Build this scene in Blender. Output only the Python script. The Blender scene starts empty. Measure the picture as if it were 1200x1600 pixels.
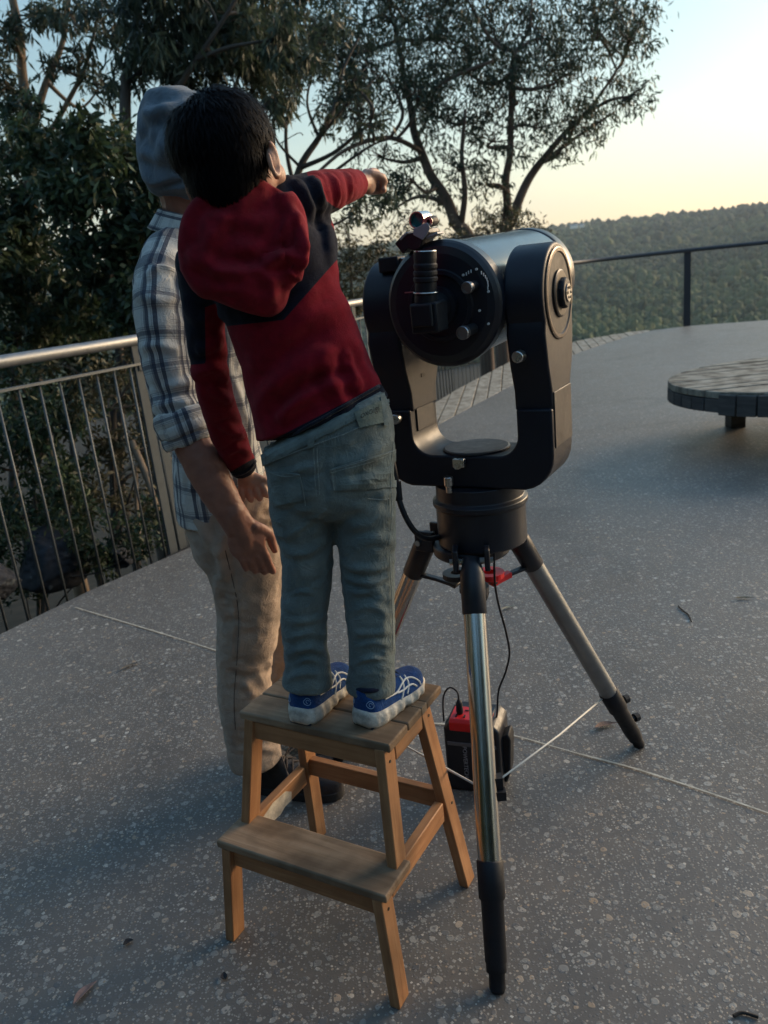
import bpy, bmesh, math, random
import numpy as np
from mathutils import Vector, Matrix, Euler, noise
from mathutils.bvhtree import BVHTree
random.seed(7); RNG = np.random.default_rng(11)
S = bpy.context.scene
COL = S.collection
rad = math.radians

# ------------------------------------------------------------------ camera
FPX, PITCH, ROLL, CH = 1235.0, rad(16.75), rad(-6.0), 1.348
_F = Vector((0, math.cos(PITCH), -math.sin(PITCH)))
_R0 = Vector((1, 0, 0)); _U0 = _R0.cross(_F)
_c, _s = math.cos(ROLL), math.sin(ROLL)
_R = _c * _R0 + _s * _U0
_U = -_s * _R0 + _c * _U0
CAM = Vector((0, 0, CH))
def ray(x, y): return _F + _R * ((x - 600) / FPX) - _U * ((y - 800) / FPX)
def at(x, y, Y):
    d = ray(x, y); return CAM + d * (Y / d.y)
def gnd(x, y, z=0.0):
    d = ray(x, y); return CAM + d * ((z - CH) / d.z)
def px2m(p): return (p - CAM).dot(_F) / FPX

cam_data = bpy.data.cameras.new('camera')
cam = bpy.data.objects.new('camera', cam_data); COL.objects.link(cam)
cam.matrix_world = Matrix.Translation(CAM) @ Matrix((_R, _U, -_F)).transposed().to_4x4()
cam_data.sensor_fit = 'VERTICAL'; cam_data.sensor_height = 36.0; cam_data.sensor_width = 27.0
cam_data.lens = FPX / 1600 * 36
cam_data.clip_start = 0.05; cam_data.clip_end = 20000
cam_data.dof.use_dof = True; cam_data.dof.focus_distance = 1.55; cam_data.dof.aperture_fstop = 6.3
S.camera = cam

# ------------------------------------------------------------------ objects
def tag(o, label=None, cat=None, group=None, kind=None):
    if label: o['label'] = label
    if cat: o['category'] = cat
    if group: o['group'] = group
    if kind: o['kind'] = kind
    return o
def empty(name, loc, label, cat, rz=0.0, group=None):
    o = bpy.data.objects.new(name, None); COL.objects.link(o)
    o.empty_display_size = .1
    o.location = loc; o.rotation_euler = (0, 0, rz)
    return tag(o, label, cat, group)
def link(name, me, mat=None, parent=None, mw=None):
    """link mesh (given in world space, or in mw space) as object, parented without moving it"""
    o = bpy.data.objects.new(name, me); COL.objects.link(o)
    if mat is not None:
        for m in (mat if isinstance(mat, (list, tuple)) else [mat]): me.materials.append(m)
    W = mw if mw is not None else Matrix.Identity(4)
    if parent is not None:
        o.parent = parent
        o.matrix_parent_inverse = Matrix.Identity(4)
        o.matrix_basis = world(parent).inverted() @ W
    else:
        o.matrix_basis = W
    return o
def world(o):
    m = o.matrix_basis.copy()
    if o.parent: m = world(o.parent) @ o.matrix_parent_inverse @ m
    return m
def recenter(o):
    """move a top level mesh's origin to the foot of its bounding box"""
    me = o.data
    n = len(me.vertices); a = np.empty(n * 3); me.vertices.foreach_get('co', a); a = a.reshape(-1, 3)
    c = Vector(((a[:, 0].min() + a[:, 0].max()) / 2, (a[:, 1].min() + a[:, 1].max()) / 2, a[:, 2].min()))
    me.transform(Matrix.Translation(-c)); o.location = o.location + c
    return o
def bm_obj(name, bm, mat, parent=None, mw=None, smooth=False, bevel=0, seg=2):
    bmesh.ops.recalc_face_normals(bm, faces=bm.faces)
    me = bpy.data.meshes.new(name); bm.to_mesh(me); bm.free()
    if smooth or bevel: me.polygons.foreach_set('use_smooth', [True] * len(me.polygons))
    if bevel and not smooth: me.set_sharp_from_angle(angle=rad(32))
    o = link(name, me, mat, parent, mw)
    if bevel:
        m = o.modifiers.new('bevel', 'BEVEL'); m.width = bevel; m.segments = seg; m.limit_method = 'ANGLE'; m.angle_limit = rad(40)
        m.harden_normals = False
    return o

# ------------------------------------------------------------------ bmesh shapes
def box(bm, c, s, M=None):
    M = M or Matrix.Identity(4)
    r = bmesh.ops.create_cube(bm, size=1.0, matrix=M @ Matrix.Translation(c) @ Matrix.Diagonal((*s, 1)))
    return r['verts']
def frame_to(d, up=Vector((0, 0, 1))):
    x = d.normalized()
    y = up.cross(x)
    if y.length < 1e-5: y = Vector((0, 1, 0)).cross(x)
    y.normalize(); z = x.cross(y)
    return Matrix((x, y, z)).transposed()
def tube(bm, pts, r, n=10, caps=True):
    """pts list of Vectors, r float or list"""
    pts = [Vector(p) for p in pts]
    rs = r if isinstance(r, (list, tuple)) else [r] * len(pts)
    rings = []; prev = None
    for i, p in enumerate(pts):
        t = (pts[min(i + 1, len(pts) - 1)] - pts[max(i - 1, 0)]).normalized()
        if prev is None:
            a = t.orthogonal().normalized()
        else:
            a = (prev - t * prev.dot(t))
            a = a.normalized() if a.length > 1e-6 else t.orthogonal().normalized()
        prev = a; b = t.cross(a)
        rings.append([bm.verts.new(p + (a * math.cos(k * 2 * math.pi / n) + b * math.sin(k * 2 * math.pi / n)) * rs[i]) for k in range(n)])
    for i in range(len(rings) - 1):
        A, B = rings[i], rings[i + 1]
        for k in range(n):
            bm.faces.new((A[k], A[(k + 1) % n], B[(k + 1) % n], B[k]))
    if caps:
        bm.faces.new(list(reversed(rings[0]))); bm.faces.new(rings[-1])
def smooth_path(pts, n=8, rs=None):
    """Catmull-Rom through pts"""
    pts = [Vector(p) for p in pts]; out = []; ro = []
    N = len(pts)
    for i in range(N - 1):
        p0, p1, p2, p3 = pts[max(i - 1, 0)], pts[i], pts[i + 1], pts[min(i + 2, N - 1)]
        for k in range(n):
            t = k / n
            out.append(.5 * ((2 * p1) + (p2 - p0) * t + (2 * p0 - 5 * p1 + 4 * p2 - p3) * t * t + (3 * p1 - p0 - 3 * p2 + p3) * t ** 3))
            if rs: ro.append(rs[i] * (1 - t) + rs[i + 1] * t)
    out.append(pts[-1])
    if rs: ro.append(rs[-1]); return out, ro
    return out
def cyl(bm, c, axis, r, h, n=24, r2=None):
    """cylinder centred at c along axis"""
    M = Matrix.Translation(c) @ Vector((0, 0, 1)).rotation_difference(Vector(axis)).to_matrix().to_4x4()
    bmesh.ops.create_cone(bm, cap_ends=True, segments=n, radius1=r, radius2=r if r2 is None else r2, depth=h, matrix=M)
def lathe(bm, prof, c, axis, n=40):
    """prof = [(r, h)...] revolved round axis through c; open ends closed when r==0"""
    q = Vector((0, 0, 1)).rotation_difference(Vector(axis)).to_matrix()
    rings = []
    for r, h in prof:
        if r < 1e-6: rings.append([bm.verts.new(c + q @ Vector((0, 0, h)))])
        else: rings.append([bm.verts.new(c + q @ Vector((r * math.cos(k * 2 * math.pi / n), r * math.sin(k * 2 * math.pi / n), h))) for k in range(n)])
    for A, B in zip(rings, rings[1:]):
        if len(A) == 1 and len(B) == 1: continue
        for k in range(n):
            k2 = (k + 1) % n
            if len(A) == 1: bm.faces.new((A[0], B[k2], B[k]))
            elif len(B) == 1: bm.faces.new((A[k], A[k2], B[0]))
            else: bm.faces.new((A[k], A[k2], B[k2], B[k]))
def prism(bm, poly, h0, h1, M=None):
    """2D poly in local xy extruded h0..h1 along local z"""
    M = M or Matrix.Identity(4)
    a = [bm.verts.new(M @ Vector((x, y, h0))) for x, y in poly]
    b = [bm.verts.new(M @ Vector((x, y, h1))) for x, y in poly]
    n = len(poly)
    bm.faces.new(list(reversed(a))); bm.faces.new(b)
    for k in range(n): bm.faces.new((a[k], a[(k + 1) % n], b[(k + 1) % n], b[k]))
def ellip(bm, c, r, rot=None, sub=3):
    M = Matrix.Translation(c) @ (rot.to_4x4() if rot is not None else Matrix.Identity(4)) @ Matrix.Diagonal((*r, 1))
    bmesh.ops.create_icosphere(bm, subdivisions=sub, radius=1.0, matrix=M)
def loft(bm, secs, n=28, m=3, exp=2.0, cap=True, refine=True):
    """secs: (px, py, Y, half width px, half depth m). Sections stand square to the spine, half width seen from the camera."""
    C = []; W = []; D = []
    for s in secs:
        p = at(s[0], s[1], s[2]); C.append(p); W.append(s[3] * px2m(p)); D.append(s[4])
    if refine and len(C) > 2:
        C2, W2 = smooth_path(C, m, W); _, D2 = smooth_path(C, m, D)
        C, W, D = C2, W2, D2
    loft3(bm, C, W, D, n, exp, cap)
def loft3(bm, C, W, D, n=28, exp=2.0, cap=True, side=None):
    rings = []
    for i, p in enumerate(C):
        t = (C[min(i + 1, len(C) - 1)] - C[max(i - 1, 0)]).normalized()
        w = (p - CAM).normalized()
        a = t.cross(w) if side is None else (side - t * side.dot(t))
        a.normalize(); b = a.cross(t).normalized()
        ring = []
        for k in range(n):
            th = k * 2 * math.pi / n; cx, sx = math.cos(th), math.sin(th)
            cx = math.copysign(abs(cx) ** (2 / exp), cx); sx = math.copysign(abs(sx) ** (2 / exp), sx)
            ring.append(bm.verts.new(p + a * (W[i] * cx) + b * (D[i] * sx)))
        rings.append(ring)
    for A, B in zip(rings, rings[1:]):
        for k in range(n): bm.faces.new((A[k], A[(k + 1) % n], B[(k + 1) % n], B[k]))
    if cap:
        for ring, i, sg in ((rings[0], 0, -1), (rings[-1], len(C) - 1, 1)):
            t = (C[min(i + 1, len(C) - 1)] - C[max(i - 1, 0)]).normalized()
            v = bm.verts.new(C[i] + t * sg * min(W[i], D[i]) * .35)
            for k in range(n): bm.faces.new((ring[k], ring[(k + 1) % n], v))
def chain(bm, pts, rs, n=12):
    """tapered round chain with domed ends"""
    pts = [Vector(p) for p in pts]
    P, Rr = smooth_path(pts, 4, list(rs)) if len(pts) > 2 else (pts, list(rs))
    t0 = (P[0] - P[1]).normalized(); t1 = (P[-1] - P[-2]).normalized()
    P = [P[0] + t0 * Rr[0] * .9, P[0] + t0 * Rr[0] * .6] + P + [P[-1] + t1 * Rr[-1] * .6, P[-1] + t1 * Rr[-1] * .92]
    Rr = [Rr[0] * .35, Rr[0] * .8] + Rr + [Rr[-1] * .8, Rr[-1] * .35]
    tube(bm, P, Rr, n)

# ------------------------------------------------------------------ organic meshes
def remesh(bm, voxel, smooth_it=4, name='skin'):
    bmesh.ops.recalc_face_normals(bm, faces=bm.faces)
    me = bpy.data.meshes.new(name + '_raw'); bm.to_mesh(me); bm.free()
    o = bpy.data.objects.new('tmp', me); COL.objects.link(o)
    r = o.modifiers.new('r', 'REMESH'); r.mode = 'VOXEL'; r.voxel_size = voxel; r.adaptivity = 0
    if smooth_it:
        s = o.modifiers.new('s', 'SMOOTH'); s.factor = .5; s.iterations = smooth_it
    dg = bpy.context.evaluated_depsgraph_get(); dg.update()
    out = bpy.data.meshes.new_from_object(o.evaluated_get(dg))
    bpy.data.objects.remove(o); bpy.data.meshes.remove(me)
    out.name = name
    out.polygons.foreach_set('use_smooth', [True] * len(out.polygons))
    return out
def coords(me):
    a = np.empty(len(me.vertices) * 3); me.vertices.foreach_get('co', a); return a.reshape(-1, 3)
def normals(me):
    a = np.empty(len(me.vertices) * 3); me.vertex_normals.foreach_get('vector', a); return a.reshape(-1, 3)
def set_coords(me, a):
    me.vertices.foreach_set('co', a.ravel()); me.update()
def seg_dist(P, A, B):
    A = np.array(A); B = np.array(B); d = B - A; L = d @ d
    t = np.clip(((P - A) @ d) / L, 0, 1)
    return np.linalg.norm(P - (A + t[:, None] * d), axis=1), t
def poly_dist(P, pts):
    best = np.full(len(P), 1e9)
    for A, B in zip(pts, pts[1:]):
        d, _ = seg_dist(P, A, B); best = np.minimum(best, d)
    return best
def bvh_of(me):
    a = coords(me); return BVHTree.FromPolygons([Vector(v) for v in a], [tuple(p.vertices) for p in me.polygons])
def hit(bvh, x, y):
    d = ray(x, y).normalized()
    loc, nor, i, dist = bvh.ray_cast(CAM, d)
    return loc, nor
def crease(me, folds, bvh=None, grow=1.0):
    """folds: list of (points on the picture of the cloth, width m, height m). Every fold is laid on the surface and pushed out/in with a soft profile."""
    bvh = bvh or bvh_of(me)
    P = coords(me); N = normals(me); D = np.zeros(len(P))
    for pts, w, h in folds:
        pts3 = []
        for q in pts:
            l, n = hit(bvh, *q)
            if l: pts3.append(np.array(l))
        if len(pts3) < 2: continue
        if len(pts3) > 2: pts3 = [np.array(v) for v in smooth_path(pts3, 4)]
        d = poly_dist(P, pts3)
        # taper to the ends
        L0 = np.linalg.norm(P - pts3[0], axis=1); L1 = np.linalg.norm(P - pts3[-1], axis=1)
        tot = sum(np.linalg.norm(b - a) for a, b in zip(pts3, pts3[1:]))
        tp = np.clip(np.minimum(L0, L1) / (.3 * tot + 1e-6), .15, 1)
        g = np.exp(-(d / w) ** 2) * h - .55 * h * np.exp(-((d - 1.9 * w) / (1.1 * w)) ** 2)
        D += g * tp
    P = P + N * (D * grow)[:, None]
    set_coords(me, P)
def wrinkle(me, amp, scale, stretch=(1, 1, 1), M=None, seed=0, mask=None, ridged=True):
    P = coords(me); N = normals(me)
    Q = P if M is None else P @ np.array(M).T
    Q = Q * np.array(stretch) * scale + seed * 7.31
    d = np.empty(len(P))
    for i, q in enumerate(Q):
        v = noise.noise(Vector(q))
        d[i] = (1 - abs(v) * 2.2) if ridged else v
    if ridged: d -= d.mean()
    d *= amp
    if mask is not None: d *= mask
    set_coords(me, P + N * d[:, None])
def attr(me, name, vals):
    a = me.attributes.new(name, 'FLOAT', 'POINT'); a.data.foreach_set('value', np.asarray(vals, dtype=np.float32))
def decal(name, bvh, quad, nu, nv, off, thick, mat, parent, poly=None):
    """thin sheet sewn on a surface: quad of 4 corner pixels (tl, tr, br, bl) laid on bvh"""
    bm = bmesh.new(); top = {}; bot = {}
    for j in range(nv + 1):
        for i in range(nu + 1):
            u, v = i / nu, j / nv
            x = (quad[0][0] * (1 - u) + quad[1][0] * u) * (1 - v) + (quad[3][0] * (1 - u) + quad[2][0] * u) * v
            y = (quad[0][1] * (1 - u) + quad[1][1] * u) * (1 - v) + (quad[3][1] * (1 - u) + quad[2][1] * u) * v
            l, n = hit(bvh, x, y)
            if l is None: continue
            top[i, j] = bm.verts.new(l + n * (off + thick)); bot[i, j] = bm.verts.new(l + n * (off - .002))
    for j in range(nv):
        for i in range(nu):
            k = [(i, j), (i + 1, j), (i + 1, j + 1), (i, j + 1)]
            if all(q in top for q in k):
                bm.faces.new([top[q] for q in k]); bm.faces.new([bot[q] for q in reversed(k)])
                for a, b in ((k[0], k[1]), (k[1], k[2]), (k[2], k[3]), (k[3], k[0])):
                    e = (a, b)
                    if (a[1] == b[1] and a[1] in (0, nv)) or (a[0] == b[0] and a[0] in (0, nu)):
                        bm.faces.new((top[b], top[a], bot[a], bot[b]))
    return bm_obj(name, bm, mat, parent, smooth=False)
def seam(bm, bvh, pts, r, off=.0, sub=5, n=6):
    out = []
    P = smooth_path([Vector((x, y, 0)) for x, y in pts], sub) if len(pts) > 2 else [Vector((*pts[0], 0)).lerp(Vector((*pts[1], 0)), k / sub) for k in range(sub + 1)]
    for q in P:
        l, nn = hit(bvh, q.x, q.y)
        if l is not None: out.append(l + nn * off)
    if len(out) > 1: tube(bm, out, r, n)

# ------------------------------------------------------------------ materials
def mat(name, col, rough=.6, metal=0.0, spec=.5, sheen=0.0, coat=0.0, vary=0.0, vscale=8.0, bump=0.0, bscale=60.0, trans=0.0, coords='Object', stretch=(1, 1, 1), rvary=0.0):
    m = bpy.data.materials.new(name); m.use_nodes = True
    nt = m.node_tree; b = nt.nodes['Principled BSDF']
    b.inputs['Base Color'].default_value = (*col, 1); b.inputs['Roughness'].default_value = rough
    b.inputs['Metallic'].default_value = metal; b.inputs['Specular IOR Level'].default_value = spec
    if sheen: b.inputs['Sheen Weight'].default_value = sheen; b.inputs['Sheen Roughness'].default_value = .4
    if coat: b.inputs['Coat Weight'].default_value = coat; b.inputs['Coat Roughness'].default_value = .12
    tc = nt.nodes.new('ShaderNodeTexCoord'); mp = nt.nodes.new('ShaderNodeMapping'); mp.inputs['Scale'].default_value = stretch
    nt.links.new(tc.outputs[coords], mp.inputs['Vector'])
    if vary or rvary:
        n = nt.nodes.new('ShaderNodeTexNoise'); n.inputs['Scale'].default_value = vscale; n.inputs['Detail'].default_value = 6; n.inputs['Roughness'].default_value = .65
        nt.links.new(mp.outputs[0], n.inputs['Vector'])
        if vary:
            r = nt.nodes.new('ShaderNodeValToRGB')
            r.color_ramp.elements[0].position = .3; r.color_ramp.elements[1].position = .7
            r.color_ramp.elements[0].color = (*[c * (1 - vary) for c in col], 1); r.color_ramp.elements[1].color = (*[min(1, c * (1 + vary)) for c in col], 1)
            nt.links.new(n.outputs['Fac'], r.inputs['Fac']); nt.links.new(r.outputs['Color'], b.inputs['Base Color'])
        if rvary:
            q = nt.nodes.new('ShaderNodeMapRange'); q.inputs['From Min'].default_value = .3; q.inputs['From Max'].default_value = .7
            q.inputs['To Min'].default_value = max(.02, rough - rvary); q.inputs['To Max'].default_value = min(1, rough + rvary)
            nt.links.new(n.outputs['Fac'], q.inputs['Value']); nt.links.new(q.outputs[0], b.inputs['Roughness'])
    if bump:
        n2 = nt.nodes.new('ShaderNodeTexNoise'); n2.inputs['Scale'].default_value = bscale; n2.inputs['Detail'].default_value = 4
        nt.links.new(mp.outputs[0], n2.inputs['Vector'])
        bp = nt.nodes.new('ShaderNodeBump'); bp.inputs['Strength'].default_value = bump; bp.inputs['Distance'].default_value = .004
        nt.links.new(n2.outputs['Fac'], bp.inputs['Height']); nt.links.new(bp.outputs[0], b.inputs['Normal'])
    if trans:
        tr = nt.nodes.new('ShaderNodeBsdfTranslucent'); mx = nt.nodes.new('ShaderNodeMixShader'); mx.inputs[0].default_value = trans
        src = b.inputs['Base Color'].links[0].from_socket if b.inputs['Base Color'].links else None
        if src: nt.links.new(src, tr.inputs['Color'])
        else: tr.inputs['Color'].default_value = (*col, 1)
        out = nt.nodes['Material Output']
        nt.links.new(b.outputs[0], mx.inputs[1]); nt.links.new(tr.outputs[0], mx.inputs[2]); nt.links.new(mx.outputs[0], out.inputs['Surface'])
    return m
class NT:
    """tiny helper to write node trees"""
    def __init__(self, m): self.nt = m.node_tree; self.b = self.nt.nodes['Principled BSDF']
    def n(self, t, **kw):
        x = self.nt.nodes.new(t)
        for k, v in kw.items():
            if k in x.inputs: x.inputs[k].default_value = v
            else: setattr(x, k, v)
        return x
    def l(self, a, b): self.nt.links.new(a, b)
    def math(self, op, a, b=None, clamp=False):
        x = self.nt.nodes.new('ShaderNodeMath'); x.operation = op; x.use_clamp = clamp
        for i, v in enumerate((a, b)):
            if v is None: continue
            if isinstance(v, (int, float)): x.inputs[i].default_value = v
            else: self.l(v, x.inputs[i])
        return x.outputs[0]
    def mix(self, f, a, b):
        x = self.nt.nodes.new('ShaderNodeMix'); x.data_type = 'RGBA'
        for s, v in ((x.inputs[0], f), (x.inputs[6], a), (x.inputs[7], b)):
            if isinstance(v, (int, float)): s.default_value = v
            elif isinstance(v, tuple): s.default_value = (*v, 1)
            else: self.l(v, s)
        return x.outputs[2]
    def ramp(self, f, stops, interp='LINEAR'):
        x = self.nt.nodes.new('ShaderNodeValToRGB'); e = x.color_ramp.elements; x.color_ramp.interpolation = interp
        while len(e) < len(stops): e.new(.5)
        for k, (p, c) in enumerate(stops): e[k].position = p; e[k].color = (*c, 1) if isinstance(c, tuple) else (c, c, c, 1)
        self.l(f, x.inputs[0]); return x.outputs[0]
    def bump(self, h, strength, dist):
        x = self.nt.nodes.new('ShaderNodeBump'); x.inputs['Strength'].default_value = strength; x.inputs['Distance'].default_value = dist
        self.l(h, x.inputs['Height']); return x
def newmat(name, rough=.6, spec=.5):
    m = bpy.data.materials.new(name); m.use_nodes = True; t = NT(m)
    t.b.inputs['Roughness'].default_value = rough; t.b.inputs['Specular IOR Level'].default_value = spec
    return m, t
# ------------------------------------------------------------------ light
SUN_AZ, SUN_EL = rad(61), rad(10.5)          # azimuth from +Y (away) towards +X (right)
def setup_light():
    w = bpy.data.worlds.new('World'); S.world = w; w.use_nodes = True
    nt = w.node_tree; bg = nt.nodes['Background']
    sky = nt.nodes.new('ShaderNodeTexSky'); sky.sky_type = 'NISHITA'; sky.sun_disc = False
    sky.sun_elevation = SUN_EL; sky.sun_rotation = SUN_AZ; sky.altitude = 300
    sky.air_density = 1.0; sky.dust_density = 1.1; sky.ozone_density = 1.2
    mx = nt.nodes.new('ShaderNodeMix'); mx.data_type = 'RGBA'; mx.blend_type = 'MULTIPLY'; mx.inputs[0].default_value = 1.0
    tcw = nt.nodes.new('ShaderNodeTexCoord'); sx = nt.nodes.new('ShaderNodeSeparateXYZ'); nt.links.new(tcw.outputs['Generated'], sx.inputs[0])
    rp = nt.nodes.new('ShaderNodeValToRGB'); nt.links.new(sx.outputs[2], rp.inputs[0])
    rp.color_ramp.elements[0].position = .02; rp.color_ramp.elements[0].color = (.74, .62, .52, 1); rp.color_ramp.elements[1].position = .72; rp.color_ramp.elements[1].color = (.80, 1.04, 1.10, 1)
    e = rp.color_ramp.elements.new(.16); e.color = (.62, .63, .56, 1); e = rp.color_ramp.elements.new(.36); e.color = (.60, .74, .70, 1); nt.links.new(rp.outputs[0], mx.inputs[7])
    nt.links.new(sky.outputs[0], mx.inputs[6]); nt.links.new(mx.outputs[2], bg.inputs['Color']); bg.inputs['Strength'].default_value = SKY_STRENGTH
    l = bpy.data.lights.new('sun', 'SUN'); l.energy = SUN_STRENGTH; l.angle = rad(36); l.color = (1.0, .71, .45)
    o = bpy.data.objects.new('sun', l); COL.objects.link(o)
    d = Vector((math.sin(SUN_AZ) * math.cos(SUN_EL), math.cos(SUN_AZ) * math.cos(SUN_EL), math.sin(SUN_EL)))
    o.rotation_euler = (-d).to_track_quat('-Z', 'Y').to_euler(); o.location = d * 30
    S.view_settings.view_transform = 'Standard'; S.view_settings.look = 'None'
    S.view_settings.gamma = 1; S.view_settings.exposure = EXPOSURE
SKY_STRENGTH, SUN_STRENGTH, EXPOSURE = .15, 2.7, 1.36
setup_light()

# ------------------------------------------------------------------ setting: terrain
def terrain_z(r, az):
    pts = [(0, -.4), (3, -.4), (6, -1.2), (12, -3.0), (60, -13), (200, -32), (400, -46), (520, -46), (800, -26), (1150, 6), (1500, 34), (1750, 36), (2600, 20), (6000, -40)]
    z = pts[-1][1]
    for (a, za), (b, zb) in zip(pts, pts[1:]):
        if a <= r <= b: z = za + (zb - za) * (r - a) / (b - a); break
    if r > 150:
        k = min(1, (r - 150) / 500)
        z += k * (9 * noise.noise(Vector((math.sin(az) * r / 260, math.cos(az) * r / 260, 3))) + 10 * noise.noise(Vector((az * 5.0, r / 900, 1.7))))
        z += k * (5 + 5 * math.sin(az * 1.2 - .1))
    return z
def build_terrain():
    rs = [0, 2, 3, 4, 5, 6, 8, 10, 13, 18, 25, 40, 60, 100, 160, 230, 320, 400, 460, 520, 600, 700, 800, 900, 1020, 1150, 1300, 1420, 1500, 1600, 1750, 2100, 2600, 4000, 6000]
    NA = 180; bm = bmesh.new(); prev = None
    for r in rs:
        ring = []
        for k in range(NA):
            az = -math.pi + 2 * math.pi * k / NA
            ring.append(bm.verts.new((r * math.sin(az), r * math.cos(az), terrain_z(r, az) + (.06 * noise.noise(Vector((az * 9, r, 5))) if r < 30 else 0))))
        if prev:
            for k in range(NA): bm.faces.new((prev[k], prev[(k + 1) % NA], ring[(k + 1) % NA], ring[k]))
        prev = ring
    bmesh.ops.remove_doubles(bm, verts=bm.verts, dist=1e-4)
    m, t = newmat('soil', .95, .2)
    geo = t.n('ShaderNodeNewGeometry')
    n1 = t.n('ShaderNodeTexNoise', Scale=2.5, Detail=8.0); t.l(geo.outputs['Position'], n1.inputs['Vector'])
    t.l(t.ramp(n1.outputs[0], [(.35, (.008, .009, .007)), (.55, (.018, .016, .012)), (.72, (.045, .036, .025))]), t.b.inputs['Base Color'])
    o = bm_obj('hills', bm, m, smooth=True); tag(o, kind='structure')
build_terrain()

def build_forest():
    ico1 = bmesh.new(); bmesh.ops.create_icosphere(ico1, subdivisions=2, radius=1)
    V1 = np.array([v.co[:] for v in ico1.verts]); F1 = np.array([[v.index for v in f.verts] for f in ico1.faces]); ico1.free()
    ico0 = bmesh.new(); bmesh.ops.create_icosphere(ico0, subdivisions=1, radius=1)
    V0 = np.array([v.co[:] for v in ico0.verts]); F0 = np.array([[v.index for v in f.verts] for f in ico0.faces]); ico0.free()
    r_ = np.random.default_rng(5)
    VV = []; FF = []; CC = []; off = 0
    def add(r, az, s, hgt, V, Fc):
        nonlocal off
        z = terrain_z(r, az)
        v = V * (1 + .34 * r_.standard_normal((len(V), 1)).clip(-1.2, 1.2)) * np.array([s, s, hgt]) 
        v = v + np.array([r * math.sin(az), r * math.cos(az), z + hgt * .6])
        VV.append(v); FF.append(Fc + off); off += len(v)
        g = noise.noise(Vector((math.sin(az) * r / 110, math.cos(az) * r / 170, 9))) * .8 + noise.noise(Vector((math.sin(az) * r / 380, math.cos(az) * r / 420, 4))) * .7 + r_.normal() * .33
        CC.append(np.full(len(v), g))
    for lo, hi, n, s0, s1, V, Fc in ((330, 620, 15500, 1.6, 3.6, V1, F1), (620, 1000, 18000, 2.4, 4.8, V0, F0), (1000, 1560, 16000, 3.5, 7.0, V0, F0)):
        for _ in range(n):
            r = math.sqrt(r_.uniform(lo * lo, hi * hi)); az = rad(r_.uniform(-52, 62)); s = r_.uniform(s0, s1)
            add(r, az, s, s * r_.uniform(.8, 1.5), V, Fc)
    for _ in range(340):                                    # taller crowns along the ridge line
        r = r_.uniform(1380, 1760); az = rad(r_.uniform(-52, 62)); s = r_.uniform(3.5, 8)
        add(r, az, s, s * r_.uniform(.9, 1.5), V1, F1)
    V = np.concatenate(VV); F = np.concatenate(FF); C = np.concatenate(CC)
    me = bpy.data.meshes.new('forest'); me.vertices.add(len(V)); me.loops.add(F.size); me.polygons.add(len(F))
    me.vertices.foreach_set('co', V.ravel()); me.loops.foreach_set('vertex_index', F.ravel())
    me.polygons.foreach_set('loop_start', np.arange(0, F.size, 3)); me.polygons.foreach_set('loop_total', np.full(len(F), 3))
    me.update(); me.validate(); attr(me, 'tone', C)
    m, t = newmat('canopy', .9, .15)
    a = t.n('ShaderNodeAttribute', attribute_name='tone'); geo = t.n('ShaderNodeNewGeometry')
    n = t.n('ShaderNodeTexNoise', Scale=.9, Detail=5.0); t.l(geo.outputs['Position'], n.inputs['Vector'])
    f = t.math('ADD', a.outputs['Fac'], t.math('MULTIPLY', t.math('SUBTRACT', n.outputs[0], .5), 1.2))
    f = t.math('ADD', t.math('MULTIPLY', f, .5), .5)
    t.l(t.ramp(f, [(.1, (.024, .040, .028)), (.5, (.050, .072, .040)), (.9, (.10, .122, .056))]), t.b.inputs['Base Color'])
    o = link('forest', me, m); tag(o, 'hazy bushland of olive green treetops covering the far side of the valley', 'forest', kind='stuff')
build_forest()

def far_house():
    p = at(897, 352, 1120.0)
    z = p.z - 4
    root = empty('farmhouse', (p.x, p.y, z), 'tiny pale farmhouse among trees just below the skyline', 'house', rz=-.3)
    wm = mat('render', (.75, .72, .66), .8, vary=.1, vscale=.5); rm = mat('roof_sheet', (.35, .34, .33), .6, vary=.15, vscale=.3)
    for cx, w, d, h in ((0, 10, 6, 3.4), (10.5, 6, 5, 2.8)):
        M = Matrix.Translation((p.x, p.y, z)) @ Matrix.Rotation(-.3, 4, 'Z')
        bm = bmesh.new(); box(bm, Vector((cx, 0, h / 2)), (w, d, h)); bm_obj('wall', bm, wm, root, M)
        bm = bmesh.new()
        prism(bm, [(-d / 2 - .6, h), (d / 2 + .6, h), (0, h + 1.6)], cx - w / 2 - .5, cx + w / 2 + .5, Matrix(((0, 0, 1, 0), (1, 0, 0, 0), (0, 1, 0, 0), (0, 0, 0, 1))))
        bm_obj('roof', bm, rm, root, M)
far_house()

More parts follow.
